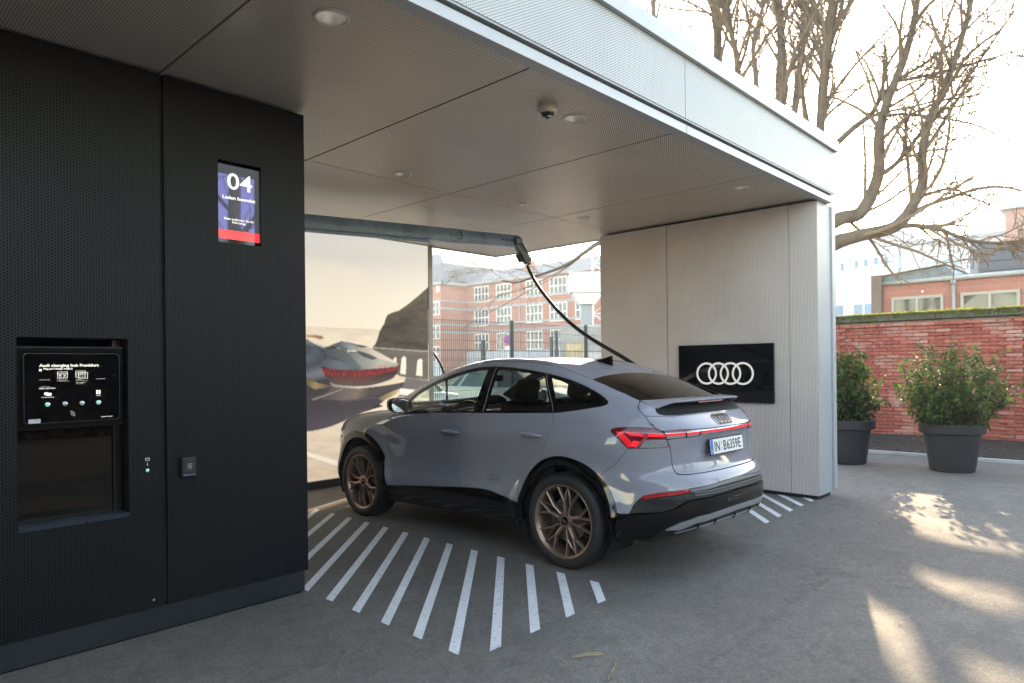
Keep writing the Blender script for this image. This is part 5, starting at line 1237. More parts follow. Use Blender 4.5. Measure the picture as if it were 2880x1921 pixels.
# ---------------------------------------------------------------- parked cars glimpsed behind the fence
def simple_car(name, label, loc, rz, col, group='cars parked behind the fence', L=4.4, Hh=1.55):
    t = thing(name, label, 'car', loc, rz, group)
    m = simple('paint_' + label.split()[0], col, .25, .0, .03, 3, Coat_Weight=1.0, Coat_Roughness=.04)
    prof_b = [(0, .30), (.02, .62), (.10, .80), (.95, .98), (1.0 * L / 4.4 + .2, .99), (L - .75, 1.02), (L - .12, .95), (L, .60), (L - .02, .30)]
    prof_g = [(.98, .98), (1.75, Hh - .12), (2.1, Hh - .02), (2.7, Hh), (3.4, Hh - .06), (L - .55, 1.05), (L - .65, .98)]
    def loft(pr, w0, w1, nm, mt):
        vs, fs = [], []; k_ = len(pr); zs = [p[1] for p in pr]; z0, z1 = min(zs), max(zs)
        for s_ in (-1, 1):
            for x, z in pr: vs.append((x - L / 2, s_ * (w0 + (w1 - w0) * (z - z0) / (z1 - z0)), z))
        fs = [tuple(range(k_)), tuple(range(k_, 2 * k_))[::-1]] + [(i, (i + 1) % k_, k_ + (i + 1) % k_, k_ + i) for i in range(k_)]
        bm = bmesh.new(); me = bpy.data.meshes.new('t'); me.from_pydata(vs, [], fs); bm.from_mesh(me); bpy.data.meshes.remove(me)
        bmesh.ops.recalc_face_normals(bm, faces=bm.faces); bmesh.ops.bevel(bm, geom=bm.edges[:], offset=.05, segments=3, affect='EDGES', profile=.6)
        return MB().bm(bm).build(nm, mt, t, 40)
    loft(prof_b, .84, .86, 'body', m); g = loft(prof_g, .80, .62, 'greenhouse', simple('car_glass_dark', (.05, .07, .075), .05, 0, 0))
    loft([(1.72, Hh - .10), (2.1, Hh - .005), (2.7, Hh + .012), (3.42, Hh - .045), (3.3, Hh - .07), (2.0, Hh - .07)], .66, .62, 'roof', m)
    for x in (1.02, 2.35, 3.55):
        for s_ in (-1, 1): MB().tube([(x - L / 2 + (.15 if x < 2 else 0), s_ * .80, 1.0), (x - L / 2 + (.75 if x < 2 else (.0 if x < 3 else -.25)), s_ * .655, Hh - .09)], .035, 6).build('pillar', m, t)
    for x in (.82, L - .85):
        for s_ in (-1, 1):
            w_ = MB().lathe([(.20, -.10), (.31, -.11), (.33, -.06), (.33, .06), (.31, .11), (.20, .10)], (x - L / 2, s_ * .78, .33), 'y', 28).build('tyre', M_TYRE, t, True)
            MB().lathe([(.21, s_ * .06), (.18, s_ * .10), (.06, s_ * .09), (.001, s_ * .10)], (x - L / 2, s_ * .78, .33), 'y', 20).build('rim', M_STEEL, w_, True)
    for s_ in (-1, 1): box('headlamp', (-L / 2 - .005, s_ * .66 - .13, .68), (-L / 2 + .10, s_ * .66 + .13, .80), M_LENSCLR, t, .02)
    return t
simple_car('parked_car', 'white car behind the fence glimpsed left of the roof', (7.9, 11.6, 0), R(12), (.75, .76, .76))
simple_car('parked_car', 'teal car behind the fence seen through the side windows', (6.9, 13.9, 0), R(186), (.05, .22, .28), Hh=1.6)
simple_car('parked_car', 'silver car behind the fence farther along the row', (13.2, 12.3, 0), R(100), (.45, .46, .47), Hh=1.5)
chp = thing('charge_cable_arc', 'dark bent cable standing behind the perforated post', 'cable')
_a = [at_plane(850 + x / 3.015, 880 + y / 3.015, 1, 8.6) for x, y in ((1112, 340), (1140, 375), (1170, 430), (1195, 490), (1215, 560), (1225, 640))]
MB().tube(spline3([(_a[0].x - .1, 8.6, _a[0].z + .1)] + _a + [(_a[-1].x + .02, 8.6, .0)]), .022, 8).build('cable_hose', MATS['cable_rubber'], chp, True)
# ---------------------------------------------------------------- brick factory building, 100 m away
def brickwall(name, c1, c2, mortar, sx=.25, sz=.075, axes=(1, 2), mw=.012, bump=.3):
    t = NT(name); co = t.obj(); s_ = t.n('SeparateXYZ'); t.l(co, s_.inputs[0]); cb = t.n('CombineXYZ'); t.l(s_.outputs[axes[0]], cb.inputs[0]); t.l(s_.outputs[axes[1]], cb.inputs[1])
    b = t.n('TexBrick'); t.l(cb.outputs[0], b.inputs['Vector']); b.inputs['Scale'].default_value = 1; b.inputs['Brick Width'].default_value = sx; b.inputs['Row Height'].default_value = sz; b.inputs['Mortar Size'].default_value = mw
    b.inputs['Color1'].default_value = (*c1, 1); b.inputs['Color2'].default_value = (*c2, 1); b.inputs['Mortar'].default_value = (*mortar, 1)
    n_ = t.noise(co, .5, 5, .6); p = t.pr(None, .85); t.l(t.mix(.35, b.outputs[0], t.ramp(n_, [(.3, tuple(c * .7 for c in c1)), (.7, tuple(min(1, c * 1.3) for c in c2))])), p.inputs['Base Color'])
    return t.fin(p)
M_FBRICK = brickwall('factory_brick', (.33, .12, .075), (.39, .155, .10), (.32, .20, .15)); M_FBRICK_Y = brickwall('factory_brick_end', (.33, .12, .075), (.39, .155, .10), (.32, .20, .15), axes=(0, 2))
M_BAND = simple('grey_band_stone', (.30, .33, .34), .8); M_SLATE = simple('slate_roof', (.12, .135, .15), .6, 0, .25, 1.2, .3, 8, .03); M_WINW = simple('window_white', (.72, .72, .70), .5, 0, .04); M_PANE = simple('window_pane', (.06, .075, .085), .06, 0, .2, .4)
fac = thing('factory_building', 'three storey red brick factory with slate roof far behind the fence', 'building')
XF, XL, YC = 71.4, 66.3, 77.1
box('wall', (XF, 30, 0), (XF + 12, YC, 14.1), M_FBRICK, fac); box('wall', (XL, YC + .01, 0), (XF + 12, 104, 13.9), M_FBRICK, fac)
box('wall', (XL + .3, YC - .06, 0), (XF + .4, YC + .0, 13.9), M_FBRICK_Y, fac)
for z0, z1 in ((11.09, 11.33), (9.94, 10.26), (7.54, 7.80), (6.40, 6.72)):
    box('band', (XF - .10, 30, z0), (XF - .004, YC, z1), M_BAND, fac); box('band', (XL - .10, YC - .16, z0), (XL - .004, 104, z1), M_BAND, fac); box('band', (XL - .10, YC - .17, z0 + .003), (XF - .102, YC - .064, z1 - .003), M_BAND, fac)
box('cornice', (XF - .45, 30, 13.75), (XF - .003, YC - .5, 14.2), M_BAND, fac); box('cornice', (XL - .45, YC - .6, 13.6), (XL - .003, 104, 14.05), M_BAND, fac); box('cornice', (XL - .44, YC - .6, 13.62), (XF - .46, YC - .065, 14.03), M_BAND, fac)
MB().prism([(XF - .5, 14.2), (XF + 4.5, 16.4), (XF + 6.5, 16.4), (XF + 12.3, 14.2)], 1, 30, YC).build('roof', M_SLATE, fac)
MB().add([(XL - .5, YC - .6, 14.06), (XL + 17, YC - .6, 14.06), (XL + 17, 104, 14.06), (XL - .5, 104, 14.06), (XL + 1.2, YC + .8, 17.0), (XL + 15, YC + .8, 17.0), (XL + 15, 102, 17.0), (XL + 1.2, 102, 17.0), (XL + 4.5, YC + 5.5, 19.4), (XL + 12, YC + 5.5, 19.4), (XL + 12, 98, 19.4), (XL + 4.5, 98, 19.4)],
         [(0, 1, 5, 4), (1, 2, 6, 5), (2, 3, 7, 6), (3, 0, 4, 7), (4, 5, 9, 8), (5, 6, 10, 9), (6, 7, 11, 10), (7, 4, 8, 11), (8, 9, 10, 11)]).build('roof', M_SLATE, fac)
box('chimney', (XF + 1.0, 64.7, 14.4), (XF + 2.0, 65.9, 16.4), M_FBRICK, fac)
box('dormer', (XL + 2.6, YC - .9, 14.3), (XL + 4.4, YC + 1.5, 15.9), M_SLATE, fac)
def fwin(x, y0, y1, z0, z1, nv=4, nh=2, par=fac):
    o = box('window', (x - .03, y0, z0), (x - .004, y1, z1), M_PANE, par)
    mb = MB()
    for k in range(nv + 1): y = y0 + (y1 - y0) * k / nv; mb.box((x - .09, y - .07, z0), (x - .031, y + .07, z1))
    for k in range(nh + 1): z = z0 + (z1 - z0) * k / nh; mb.box((x - .095, y0 - .07, z - .07), (x - .032, y1 + .07, z + .07))
    mb.build('window_bars', M_WINW, o); return o
for y1 in (75.19, 70.51, 64.61, 60.25, 55.8, 51.3, 46.9, 42.5):
    for z0, z1 in ((11.1, 13.35), (7.5, 9.9), (3.75, 6.22)): fwin(XF, y1 - 2.95, y1, z0, z1)
for y0, y1, z0, z1, a_, b_ in ((77.5, 79.9, 9.2, 11.05, 3, 2), (77.5, 79.9, 5.6, 7.5, 3, 2), (77.5, 79.9, 2.2, 4.4, 3, 2), (77.45, 78.05, 12.6, 13.38, 2, 2)): fwin(XL, y0, y1, z0, z1, a_, b_)
MB().tube([(XF - .12, 65.9, .5), (XF - .12, 65.9, 14)], .09, 8).build('downpipe', M_BAND, fac, True)
box('plinth', (XF - .25, 30, 0), (XF - .101, YC - .2, 3.6), simple('plinth_pale', (.42, .45, .50), .8), fac); box('plinth', (XL - .25, YC - .2, 0), (XL - .101, 104, 2.1), MATS['plinth_pale'], fac)
# pale pipe bridge on a column with a lattice mast
gan = thing('pipe_bridge', 'white box girder bridge on a grey column in front of the factory', 'bridge')
g0, g1 = at_depth(1600, 778, 55), at_depth(1720, 793, 55); gd = (g1 - g0); gd.z = 0; gd.normalize(); gn = Vector((-gd.y, gd.x, 0))
c_ = Vector((g0.x, g0.y, 8.0)) + gd * 10
MB().obox(c_, gd * 20.0, gn * 2.2, Vector((0, 0, 1.45))).build('girder', simple('girder_white', (.70, .73, .76), .6, 0, .06, .5), gan)
MB().obox(c_ + Vector((0, 0, .95)), gd * 20.0, gn * .12, Vector((0, 0, .10))).build('handrail', M_WINW, gan)
cp = at_depth(1650, 850, 55)
MB().obox((cp.x, cp.y, 3.4), gd * .95, gn * .9, Vector((0, 0, 6.8))).build('column', simple('column_grey', (.26, .29, .32), .7), gan)
vs = [];
for z, w_ in ((6.35, .6), (7.27, 1.25)):
    for a_, b_ in ((-1, -1), (1, -1), (1, 1), (-1, 1)): q = Vector((cp.x, cp.y, z)) + gd * w_ * a_ + gn * .8 * b_; vs.append(q[:])
MB().add(vs, [(0, 1, 2, 3), (4, 5, 6, 7), (0, 1, 5, 4), (1, 2, 6, 5), (2, 3, 7, 6), (3, 0, 4, 7)]).build('column_head', MATS['girder_white'], gan)
mb = MB(); mo = at_depth(1668, 900, 54.5); wdt = 2.6
for k in (0, 1): mb.tube([(mo.x + gd.x * wdt * k, mo.y + gd.y * wdt * k, 0), (mo.x + gd.x * wdt * k, mo.y + gd.y * wdt * k, 13.5)], .07, 6)
for k in range(6):
    z0, z1 = 1.6 + 2.0 * k, 3.6 + 2.0 * k; p, q = Vector((mo.x, mo.y, 0)), Vector((mo.x, mo.y, 0)) + gd * wdt
    mb.tube([(p.x, p.y, z0), (q.x, q.y, z1)], .04, 5).tube([(p.x, p.y, z1), (q.x, q.y, z0)], .04, 5).tube([(p.x, p.y, z1), (q.x, q.y, z1)], .04, 5)
mb.build('lattice_mast', M_WINW, gan, True)
hw = thing('site_hoarding', 'low concrete wall with pale boards beyond the fence', 'wall')
h0, h1 = at_depth(1575, 930, 46), at_depth(1780, 930, 46)
hd = h1 - h0; hd.z = 0; hl = hd.length; hd.normalize(); hn = Vector((-hd.y, hd.x, 0)); hc = (h0 + h1) / 2 + hd * 3
MB().obox((hc.x, hc.y, 2.1), hd * (hl + 6), hn * .3, Vector((0, 0, 4.2))).build('concrete_wall', simple('concrete_wall', (.36, .35, .33), .85, 0, .25, .6), hw)
for k, (c_, w_, z0, z1) in enumerate((((.55, .43, .24), 2.2, .3, 3.0), ((.62, .60, .55), 1.6, .3, 2.4), ((.50, .38, .22), 1.9, .3, 2.8), ((.60, .52, .36), 2.4, .3, 2.5))):
    q = h0 + hd * (1.0 + k * 1.35); MB().obox((q.x - hn.x * .3, q.y - hn.y * .3, (z0 + z1) / 2), hd * 1.2, hn * .15, Vector((0, 0, z1 - z0))).build('board', simple('board%d' % k, c_, .8, 0, .2, 1.5), hw)
sg = thing('road_sign', 'round red and blue no stopping sign behind the fence', 'sign')
sp_ = at_depth(1200 + 1003 / 4.356, 700 + 1118 / 4.356, 28)
MB().tube([(sp_.x, sp_.y, 0), (sp_.x, sp_.y, sp_.z + .3)], .03, 8).build('sign_pole', M_STEEL, sg, True)
nd = Vector((-_fw.x, -_fw.y, 0))
o_ = MB().tube([sp_ + nd * .04, sp_ + nd * .05], .21, 24).build('sign_disc', simple('sign_red', (.60, .03, .03), .4, 0, 0), sg)
MB().tube([sp_ + nd * .05, sp_ + nd * .054], .165, 24).build('sign_face', simple('sign_blue', (.03, .12, .50), .4, 0, 0), sg)
for a_ in (45, -45): q = _r2 * math.cos(R(a_)) + _up * math.sin(R(a_)); MB().obox(sp_ + nd * .056, q * .36, (_up * math.cos(R(a_)) - _r2 * math.sin(R(a_))) * .045, nd * .004).build('sign_bar', MATS['sign_red'], sg)
MB().obox(sp_ + nd * .05 - _up * .36, _r2 * .30, _up * .20, nd * .01).build('sign_plate', M_WINW, sg)
# ---------------------------------------------------------------- low brick house behind the garden wall (right)
lh = thing('brick_outbuilding', 'low red brick outbuilding with wide windows behind the mossy wall', 'building')
XH = 27.0
M_HBRICK = brickwall('house_brick', (.36, .125, .085), (.42, .165, .115), (.42, .30, .24), .22, .07)
box('wall', (XH, -6, 0), (XH + 7, 7.13, 4.30), M_HBRICK, lh)
box('soldier_course', (XH - .012, 4.98, 3.80), (XH - .002, 7.10, 4.02), brickwall('soldier', (.40, .13, .09), (.46, .18, .12), (.45, .32, .26), .07, .25), lh); box('soldier_course', (XH - .012, -6, 3.80), (XH - .002, 4.90, 4.02), MATS.get('soldier') or bpy.data.materials['soldier'], lh)
M_OLIVE = simple('frame_khaki', (.42, .40, .34), .5, 0, .05)
M_HPANE = simple('house_pane', (.10, .11, .09), .04, 0, .3, 1.5)
for y0, y1 in ((5.305, 6.81), (3.196, 4.72), (.9, 2.4)):
    o = box('window', (XH - .02, y0, 2.4), (XH - .005, y1, 3.79), M_HPANE, lh)
    mb = MB()
    for y in (y0, (y0 + y1) / 2, y1): mb.box((XH - .07, y - .045, 2.4), (XH - .021, y + .045, 3.80))
    mb.box((XH - .072, y0 - .045, 3.72), (XH - .0215, y1 + .045, 3.82)); mb.build('window_frame', M_OLIVE, o)
MB().tube([(XH - .08, -6, 4.33), (XH - .08, 7.30, 4.33)], .075, 10).build('gutter', simple('zinc', (.42, .45, .44), .5, .3), lh, True)
MB().tube([(XH - .09, 4.955, 4.28), (XH - .09, 4.955, .2)], .055, 10).tube([(XH - .09, 4.955, 4.30), (XH - .09, 4.955, 4.12)], .085, 10).build('downpipe', MATS['zinc'], lh, True)
MB().prism([(4.90, 4.40), (7.13, 4.40), (7.13, 4.62), (5.19, 4.80)], 0, XH + .05, XH + 6).build('roof_light', simple('zinc_sheet', (.20, .24, .27), .6, .2), lh)
MB().add([(XH - .1, 7.2, 4.62), (XH + 6, 7.2, 4.62), (XH + 6, 5.15, 4.84), (XH - .1, 5.15, 4.84), (XH - .1, 7.2, 4.67), (XH + 6, 7.2, 4.67), (XH + 6, 5.15, 4.89), (XH - .1, 5.15, 4.89)], [(0, 1, 2, 3), (4, 5, 6, 7), (0, 1, 5, 4), (1, 2, 6, 5), (2, 3, 7, 6), (3, 0, 4, 7)]).build('roof', simple('roof_edge', (.62, .60, .55), .6), lh)
box('roof', (XH - .05, -6, 4.38), (XH + 7, 4.89, 4.44), MATS['zinc_sheet'], lh)
box('side_stack', (XH - .25, 7.14, 0), (XH + 1, 7.46, 4.63), simple('stack_brown', (.19, .15, .12), .8), lh)
box('alarm_box', (XH - .10, 5.84, 3.92), (XH - .013, 5.91, 4.0), simple('alarm_white', (.7, .7, .7), .4, 0, 0), lh); box('alarm_lamp', (XH - .11, 5.84, 4.002), (XH - .013, 5.91, 4.06), simple('alarm_red', (.6, .06, .06), .3, 0, 0), lh)
dk = thing('dark_hall', 'dark blue slatted hall wall rising behind the brick outbuilding', 'building')
XD = 36.0
dy0, dy1 = at_plane(2340 + 1690 / 4.354, 700, 0, XD).y, -12.0
zt = at_plane(2340 + 1690 / 4.354, 650 + 165 / 4.354, 0, XD).z
box('wall', (XD + .1, dy1, 0), (XD + 8, dy0, zt), simple('hall_core', (.05, .06, .075), .7), dk)
for k in range(9): box('slat', (XD, dy1, zt - .42 * (k + 1) + .03), (XD + .095, dy0 - .35, zt - .42 * k), simple('hall_slat', (.085, .105, .135), .55, .2, .1, .8), dk)
box('corner_post', (XD - .03, dy0 - .34, 0), (XD + .096, dy0, zt + .1), simple('hall_post', (.20, .25, .31), .55), dk)
# ---------------------------------------------------------------- white office block behind
wb = thing('white_office_block', 'tall white rendered office block with small blue windows in the haze', 'building')
XO = 60.0; M_REND = simple('white_render', (.66, .68, .70), .85, 0, .06, .15)
box('wall', (XO, 14.86, 0), (XO + 14, 21.2, 11.9), M_REND, wb); box('wall', (XO + 1.2, 2, 0), (XO + 12, 14.85, 10.75), M_REND, wb)
box('roof_edge', (XO - .2, 14.7, 11.9), (XO + 14.2, 21.4, 12.2), simple('roof_edge_grey', (.45, .5, .55), .6), wb); box('roof_edge', (XO + 1.0, 2, 10.75), (XO + 12, 14.6, 11.05), MATS['roof_edge_grey'], wb)
M_BLUEP = simple('blue_pane', (.10, .22, .38), .08, 0, .2, .6)
for y, z in ((17.8, 9.5), (17.1, 9.55), (16.35, 9.6), (15.6, 9.55), (18.9, 9.4)): 
    o = box('window', (XO - .03, y - .13, z - .30), (XO - .005, y + .13, z + .28), M_BLUEP, wb); box('sill', (XO - .09, y - .18, z - .36), (XO - .031, y + .18, z - .30), M_WINW, o)
for y in (17.7, 16.9, 19.2):
    o = box('window', (XO - .03, y - .34, 5.4), (XO - .005, y + .34, 6.95), M_BLUEP, wb); mb = MB().box((XO - .06, y - .40, 5.36), (XO - .031, y - .33, 7.0)).box((XO - .06, y + .33, 5.36), (XO - .031, y + .40, 7.0)).box((XO - .061, y - .33, 6.2), (XO - .0315, y + .33, 6.98)); mb.build('window_frame', M_WINW, o)
box('window', (XO + 1.17, 10.9, 8.55), (XO + 1.195, 13.5, 9.3), simple('pale_pane', (.35, .45, .50), .1, 0, .1), wb)
MB().tube([(XO - .1, 18.7, 0), (XO - .1, 18.7, 11.9)], .06, 6).build('downpipe', M_WINW, wb, True)
tw = thing('brick_stair_tower', 'distant reddish brick stair tower at the right edge', 'building')
q0, q1 = at_depth(2828, 590, 48), at_depth(2960, 590, 48)
box('wall', (q0.x - .5, min(q0.y, q1.y), 0), (q0.x + 4, max(q0.y, q1.y), q0.z - .1), brickwall('tower_brick', (.40, .21, .18), (.46, .26, .22), (.45, .35, .3)), tw)
box('roof_edge', (q0.x - .8, min(q0.y, q1.y) - .3, q0.z - .1), (q0.x + 4.3, max(q0.y, q1.y) + .3, q0.z + .35), MATS['roof_edge_grey'], tw)


# ---------------------------------------------------------------- left of and behind the photographer: unseen cabinet block and hedge (put in to shade the yard and darken reflections)
nc = thing('added_shade_cabinet', 'unseen dark cabinet block added left of the photographer to shade the yard', 'cabinet')
box('cabinet_panel', (-12.0, -9.0, .16), (-3.2, 1.6, 3.95), simple('shade_cabinet_anthracite', (.015, .018, .021), .5), nc)  # out of view, added to keep sky light off the left yard
box('plinth', (-11.95, -8.95, 0), (-3.25, 1.55, .159), M_PLINTH, nc)
box('canopy', (-13, -9.5, 3.96), (-2.4, 2.1, 4.6), M_ALU, nc)  # roof slab added to cut off more sky on the left
# ---------------------------------------------------------------- garden wall: every brick its own piece
gw = thing('garden_wall', 'weathered red brick garden wall with mossy concrete coping', 'wall')
XG = 15.3; GZ = .06
def old_brick():
    t = NT('old_brick'); co = t.obj(); p = t.pr(None, .88)
    oi = t.n('ObjectInfo'); r_ = oi.outputs['Random']
    c = t.ramp(r_, [(0, (.32, .060, .040)), (.35, (.42, .105, .068)), (.65, (.50, .15, .10)), (.85, (.40, .085, .055)), (1, (.58, .26, .19))])
    f = t.noise(co, 9, 6, .7); g = t.noise(co, 46, 4, .7); ge = t.n('NewGeometry'); wp = t.noise(ge.outputs['Position'], 1.3, 5, .7, .6)
    c = t.mix(t.ramp(f, [(.50, (0, 0, 0)), (.72, (.75, .75, .75))]), c, (.50, .36, .28))
    c = t.mix(t.ramp(wp, [(.52, (0, 0, 0)), (.68, (.8, .8, .8))]), c, (.58, .40, .33))
    c = t.mix(t.ramp(g, [(.30, (.7, .7, .7)), (.45, (0, 0, 0))]), c, (.15, .05, .035))
    t.l(c, p.inputs['Base Color']); t.l(t.bump(t.math('ADD', g, f), .9, .012), p.inputs['Normal']); return t.fin(p)
M_OLDB = old_brick(); M_MORT = simple('lime_mortar', (.56, .45, .38), .95, 0, .25, 14, .8, 60, .01)
WY0, WY1 = -3.0, 8.2
box('wall_core', (XG + .075, WY0, 0), (XG + .30, WY1, 2.36), M_MORT, gw)
bl, bh, jt = .250, .071, .012
bmesh_b = []
for k in range(4):
    mb = MB().box((-.055, -bl / 2 + jt / 2, 0), (.0, bl / 2 - jt / 2, bh - jt), .006)
    mb.v = [(x + random.uniform(-.006, .004), y + random.uniform(-.006, .006), z + random.uniform(-.005, .005)) for x, y, z in mb.v]
    mb2 = [mb]
    me = bpy.data.meshes.new('brick'); me.from_pydata(mb.v, [], mb.f); bm = bmesh.new(); bm.from_mesh(me); bmesh.ops.recalc_face_normals(bm, faces=bm.faces); bm.to_mesh(me); bm.free(); me.materials.append(M_OLDB); bmesh_b.append(me)
nb = 0
rows = int(2.30 / bh)
stuff_mb = MB(); cand = []
for r_ in range(rows):
    z = GZ + bh * r_
    y = WY0 + (bl / 2 if r_ % 2 else 0)
    while y < WY1 - bl / 2:
        yc = y + bl / 2
        pier = (abs(yc - 1.87) < .13) or (abs(yc - 4.98) < .12) or (abs(yc + 1.3) < .13); top_ = z > 2.20
        x = XG + (.0 if (pier or top_) else .055) + random.uniform(-.004, .004)
        cand.append((x, yc, z)); y += bl
vis = [c for c in cand if 1.70 < c[1] < 4.75 and c[2] > .0]
vis.sort(key=lambda c: (c[1] - 1.7) * 1.0)
keep = set(range(len(vis)))
vis = vis[:300]; vset = set(vis)
for (x, yc, z) in vis:
    o = bpy.data.objects.new('brick', random.choice(bmesh_b)); COL.objects.link(o); o.parent = gw; o.location = (x, yc, z + random.uniform(-.003, .003)); o.rotation_euler = (0, 0, random.uniform(-.015, .015))
for c in cand:
    if c in vset: continue
    stuff_mb.box((c[0] - .055, c[1] - bl / 2 + jt / 2, c[2]), (c[0], c[1] + bl / 2 - jt / 2, c[2] + bh - jt))
o = stuff_mb.build('brickwork', M_OLDB, gw); o['kind'] = 'stuff'
def coping_mat():
    t = NT('mossy_coping'); co = t.obj(); p = t.pr(None, .9); f = t.noise(co, 5, 6, .7, .5); g = t.noise(co, 38, 4, .7)
    c = t.ramp(t.math('ADD', t.math('MULTIPLY', f, .75), t.math('MULTIPLY', g, .25)), [(.40, (.17, .16, .14)), (.50, (.10, .10, .07)), (.55, (.07, .10, .02)), (.75, (.11, .14, .03))])
    t.l(c, p.inputs['Base Color']); t.l(t.bump(t.math('ADD', f, g), 1, .02), p.inputs['Normal']); return t.fin(p)
y = WY0
M_COP = coping_mat()
while y < WY1:
    MB().box((XG - .10, y + .004, 2.375), (XG + .38, min(y + 1.02, WY1) - .004, 2.52), .012).build('coping_slab', M_COP, gw); y += 1.02
# moss cushions along the coping
def moss():
    rng = np.random.RandomState(5); vs, fs = [], []
    N = 9000; yy = rng.uniform(WY0, WY1, N); xx = XG - .10 + .48 * rng.beta(1.1, 1.3, N); n1 = vnoise(yy, xx * 2, 2.2)
    for i in range(N):
        if n1[i] < .47: continue
        h_ = .018 + .05 * (n1[i] - .42) * rng.rand() * 2; a = rng.rand() * 6.28; w_ = .008 + .008 * rng.rand()
        b = len(vs); z0 = 2.515 if xx[i] > XG - .09 else 2.50
        vs += [(xx[i] - w_ * math.cos(a), yy[i] - w_ * math.sin(a), z0), (xx[i] + w_ * math.cos(a), yy[i] + w_ * math.sin(a), z0), (xx[i] + rng.normal(0, .01), yy[i] + rng.normal(0, .01), z0 + h_ + .012)]; fs.append((b, b + 1, b + 2))
    for i in range(5000):   # hanging on the front edge
        y_ = rng.uniform(WY0, WY1); z_ = 2.52 - abs(rng.normal(0, .05)); 
        if z_ < 2.38: continue
        a = rng.rand() * 6.28; b = len(vs); w_ = .012
        vs += [(XG - .10, y_ - w_, z_), (XG - .10, y_ + w_, z_), (XG - .118 - .01 * rng.rand(), y_, z_ - .012)]; fs.append((b, b + 1, b + 2))
    t = NT('moss'); p = t.pr((.10, .13, .02), .9); oi = t.noise(t.obj(), 14, 3); t.l(t.ramp(oi, [(.3, (.06, .09, .012)), (.7, (.22, .22, .03))]), p.inputs['Base Color'])
    tl = t.n('BsdfTranslucent'); tl.inputs[0].default_value = (.45, .45, .05, 1); mx = t.n('MixShader'); mx.inputs[0].default_value = .45; t.l(p.outputs[0], mx.inputs[1]); t.l(tl.outputs[0], mx.inputs[2])
    o = mk('moss', vs, fs, t.fin(mx), gw, fix=False); o['kind'] = 'stuff'
moss()
# ---------------------------------------------------------------- planting strip with kerb
def soil_mat():
    t = NT('soil'); co = t.obj(); p = t.pr(None, .95); f = t.noise(co, 7, 6, .75); g = t.noise(co, 60, 4, .7)
    t.l(t.ramp(t.math('ADD', t.math('MULTIPLY', f, .5), t.math('MULTIPLY', g, .5)), [(.35, (.018, .014, .011)), (.55, (.05, .038, .028)), (.70, (.12, .09, .06))]), p.inputs['Base Color'])
    t.l(t.bump(t.math('ADD', g, f), 1, .04), p.inputs['Normal']); return t.fin(p)
ys_ = np.arange(-3, 8.21, .12); xs_ = np.arange(12.16, 15.40, .12)
structure(grid_sheet('planting_bed', xs_, ys_, lambda X, Y: .075 + .035 * vnoise(X.ravel(), Y.ravel(), 3).reshape(X.shape), soil_mat()))
kb = thing('kerb_edging', 'thin pale metal kerb edging along the planting bed', 'kerb')
MB().box((12.10, -3, .03), (12.15, 8.2, .115), .006).build('edging', simple('kerb_pale', (.55, .55, .54), .7, 0, .15, 4), kb)
rng = np.random.RandomState(11)
def litter(n, area, zf, size, col, name, label, cat):
    vs, fs = [], []
    for i in range(n):
        x, y = rng.uniform(area[0], area[1]), rng.uniform(area[2], area[3]); a = rng.rand() * 6.28; l_ = size * rng.uniform(.5, 1.4); w_ = l_ * rng.uniform(.2, .5); z = zf(x, y) + .004
        ca, sa = math.cos(a), math.sin(a); b = len(vs); k = rng.uniform(.1, .5) * l_
        P = [(-l_, 0, 0), (0, -w_, k * .5), (l_, 0, k * rng.rand()), (0, w_, k)]
        vs += [(x + u * ca - v * sa, y + u * sa + v * ca, z + w) for u, v, w in P]; fs.append((b, b + 1, b + 2, b + 3))
    o = mk(name, vs, fs, simple(name, col, .8, 0, .4, 30), None, fix=False); tag(o, label, cat); o['kind'] = 'stuff'; return o
litter(900, (12.2, 15.2, -2, 6), lambda x, y: .10, .035, (.16, .10, .055), 'leaf_litter', 'dry brown leaves scattered on the planting bed', 'leaves')
litter(420, (1.0, 9.5, -1.0, 4.2), lambda x, y: float(ground_z(x, y)), .010, (.22, .17, .11), 'ground_debris', 'tiny leaf crumbs scattered over the asphalt', 'debris')
# straw pieces
def straw(a, b, label):
    p, q = at_plane(*a, 2, .0), at_plane(*b, 2, .0); o = thing('straw_piece', label, 'straw', (p.x, p.y, 0), 0, 'dry straw on the asphalt'); d = q - p; n = Vector((-d.y, d.x, 0)).normalized()
    for k in range(4):
        e = d * random.uniform(.75, 1.02) + n * random.uniform(-.010, .010); MB().tube([(0, 0, .006 + .002 * k), (e.x * .5 + n.x * .004 * k, e.y * .5 + n.y * .004 * k, .010 + .003 * k), (e.x, e.y, .008 + .004 * k)], .0013, 5).build('stalk', simple('straw_yellow', (.52, .42, .25), .7, 0, .2, 20), o, True)
g_ = lambda x, y: (1200 + x / 2.939, 1450 + y / 2.939)
straw(g_(1213, 1183), g_(1460, 1163), 'dry straw lying sideways on the asphalt'); straw(g_(1560, 1225), g_(1490, 1384), 'dry forked straw pointing to the picture bottom')
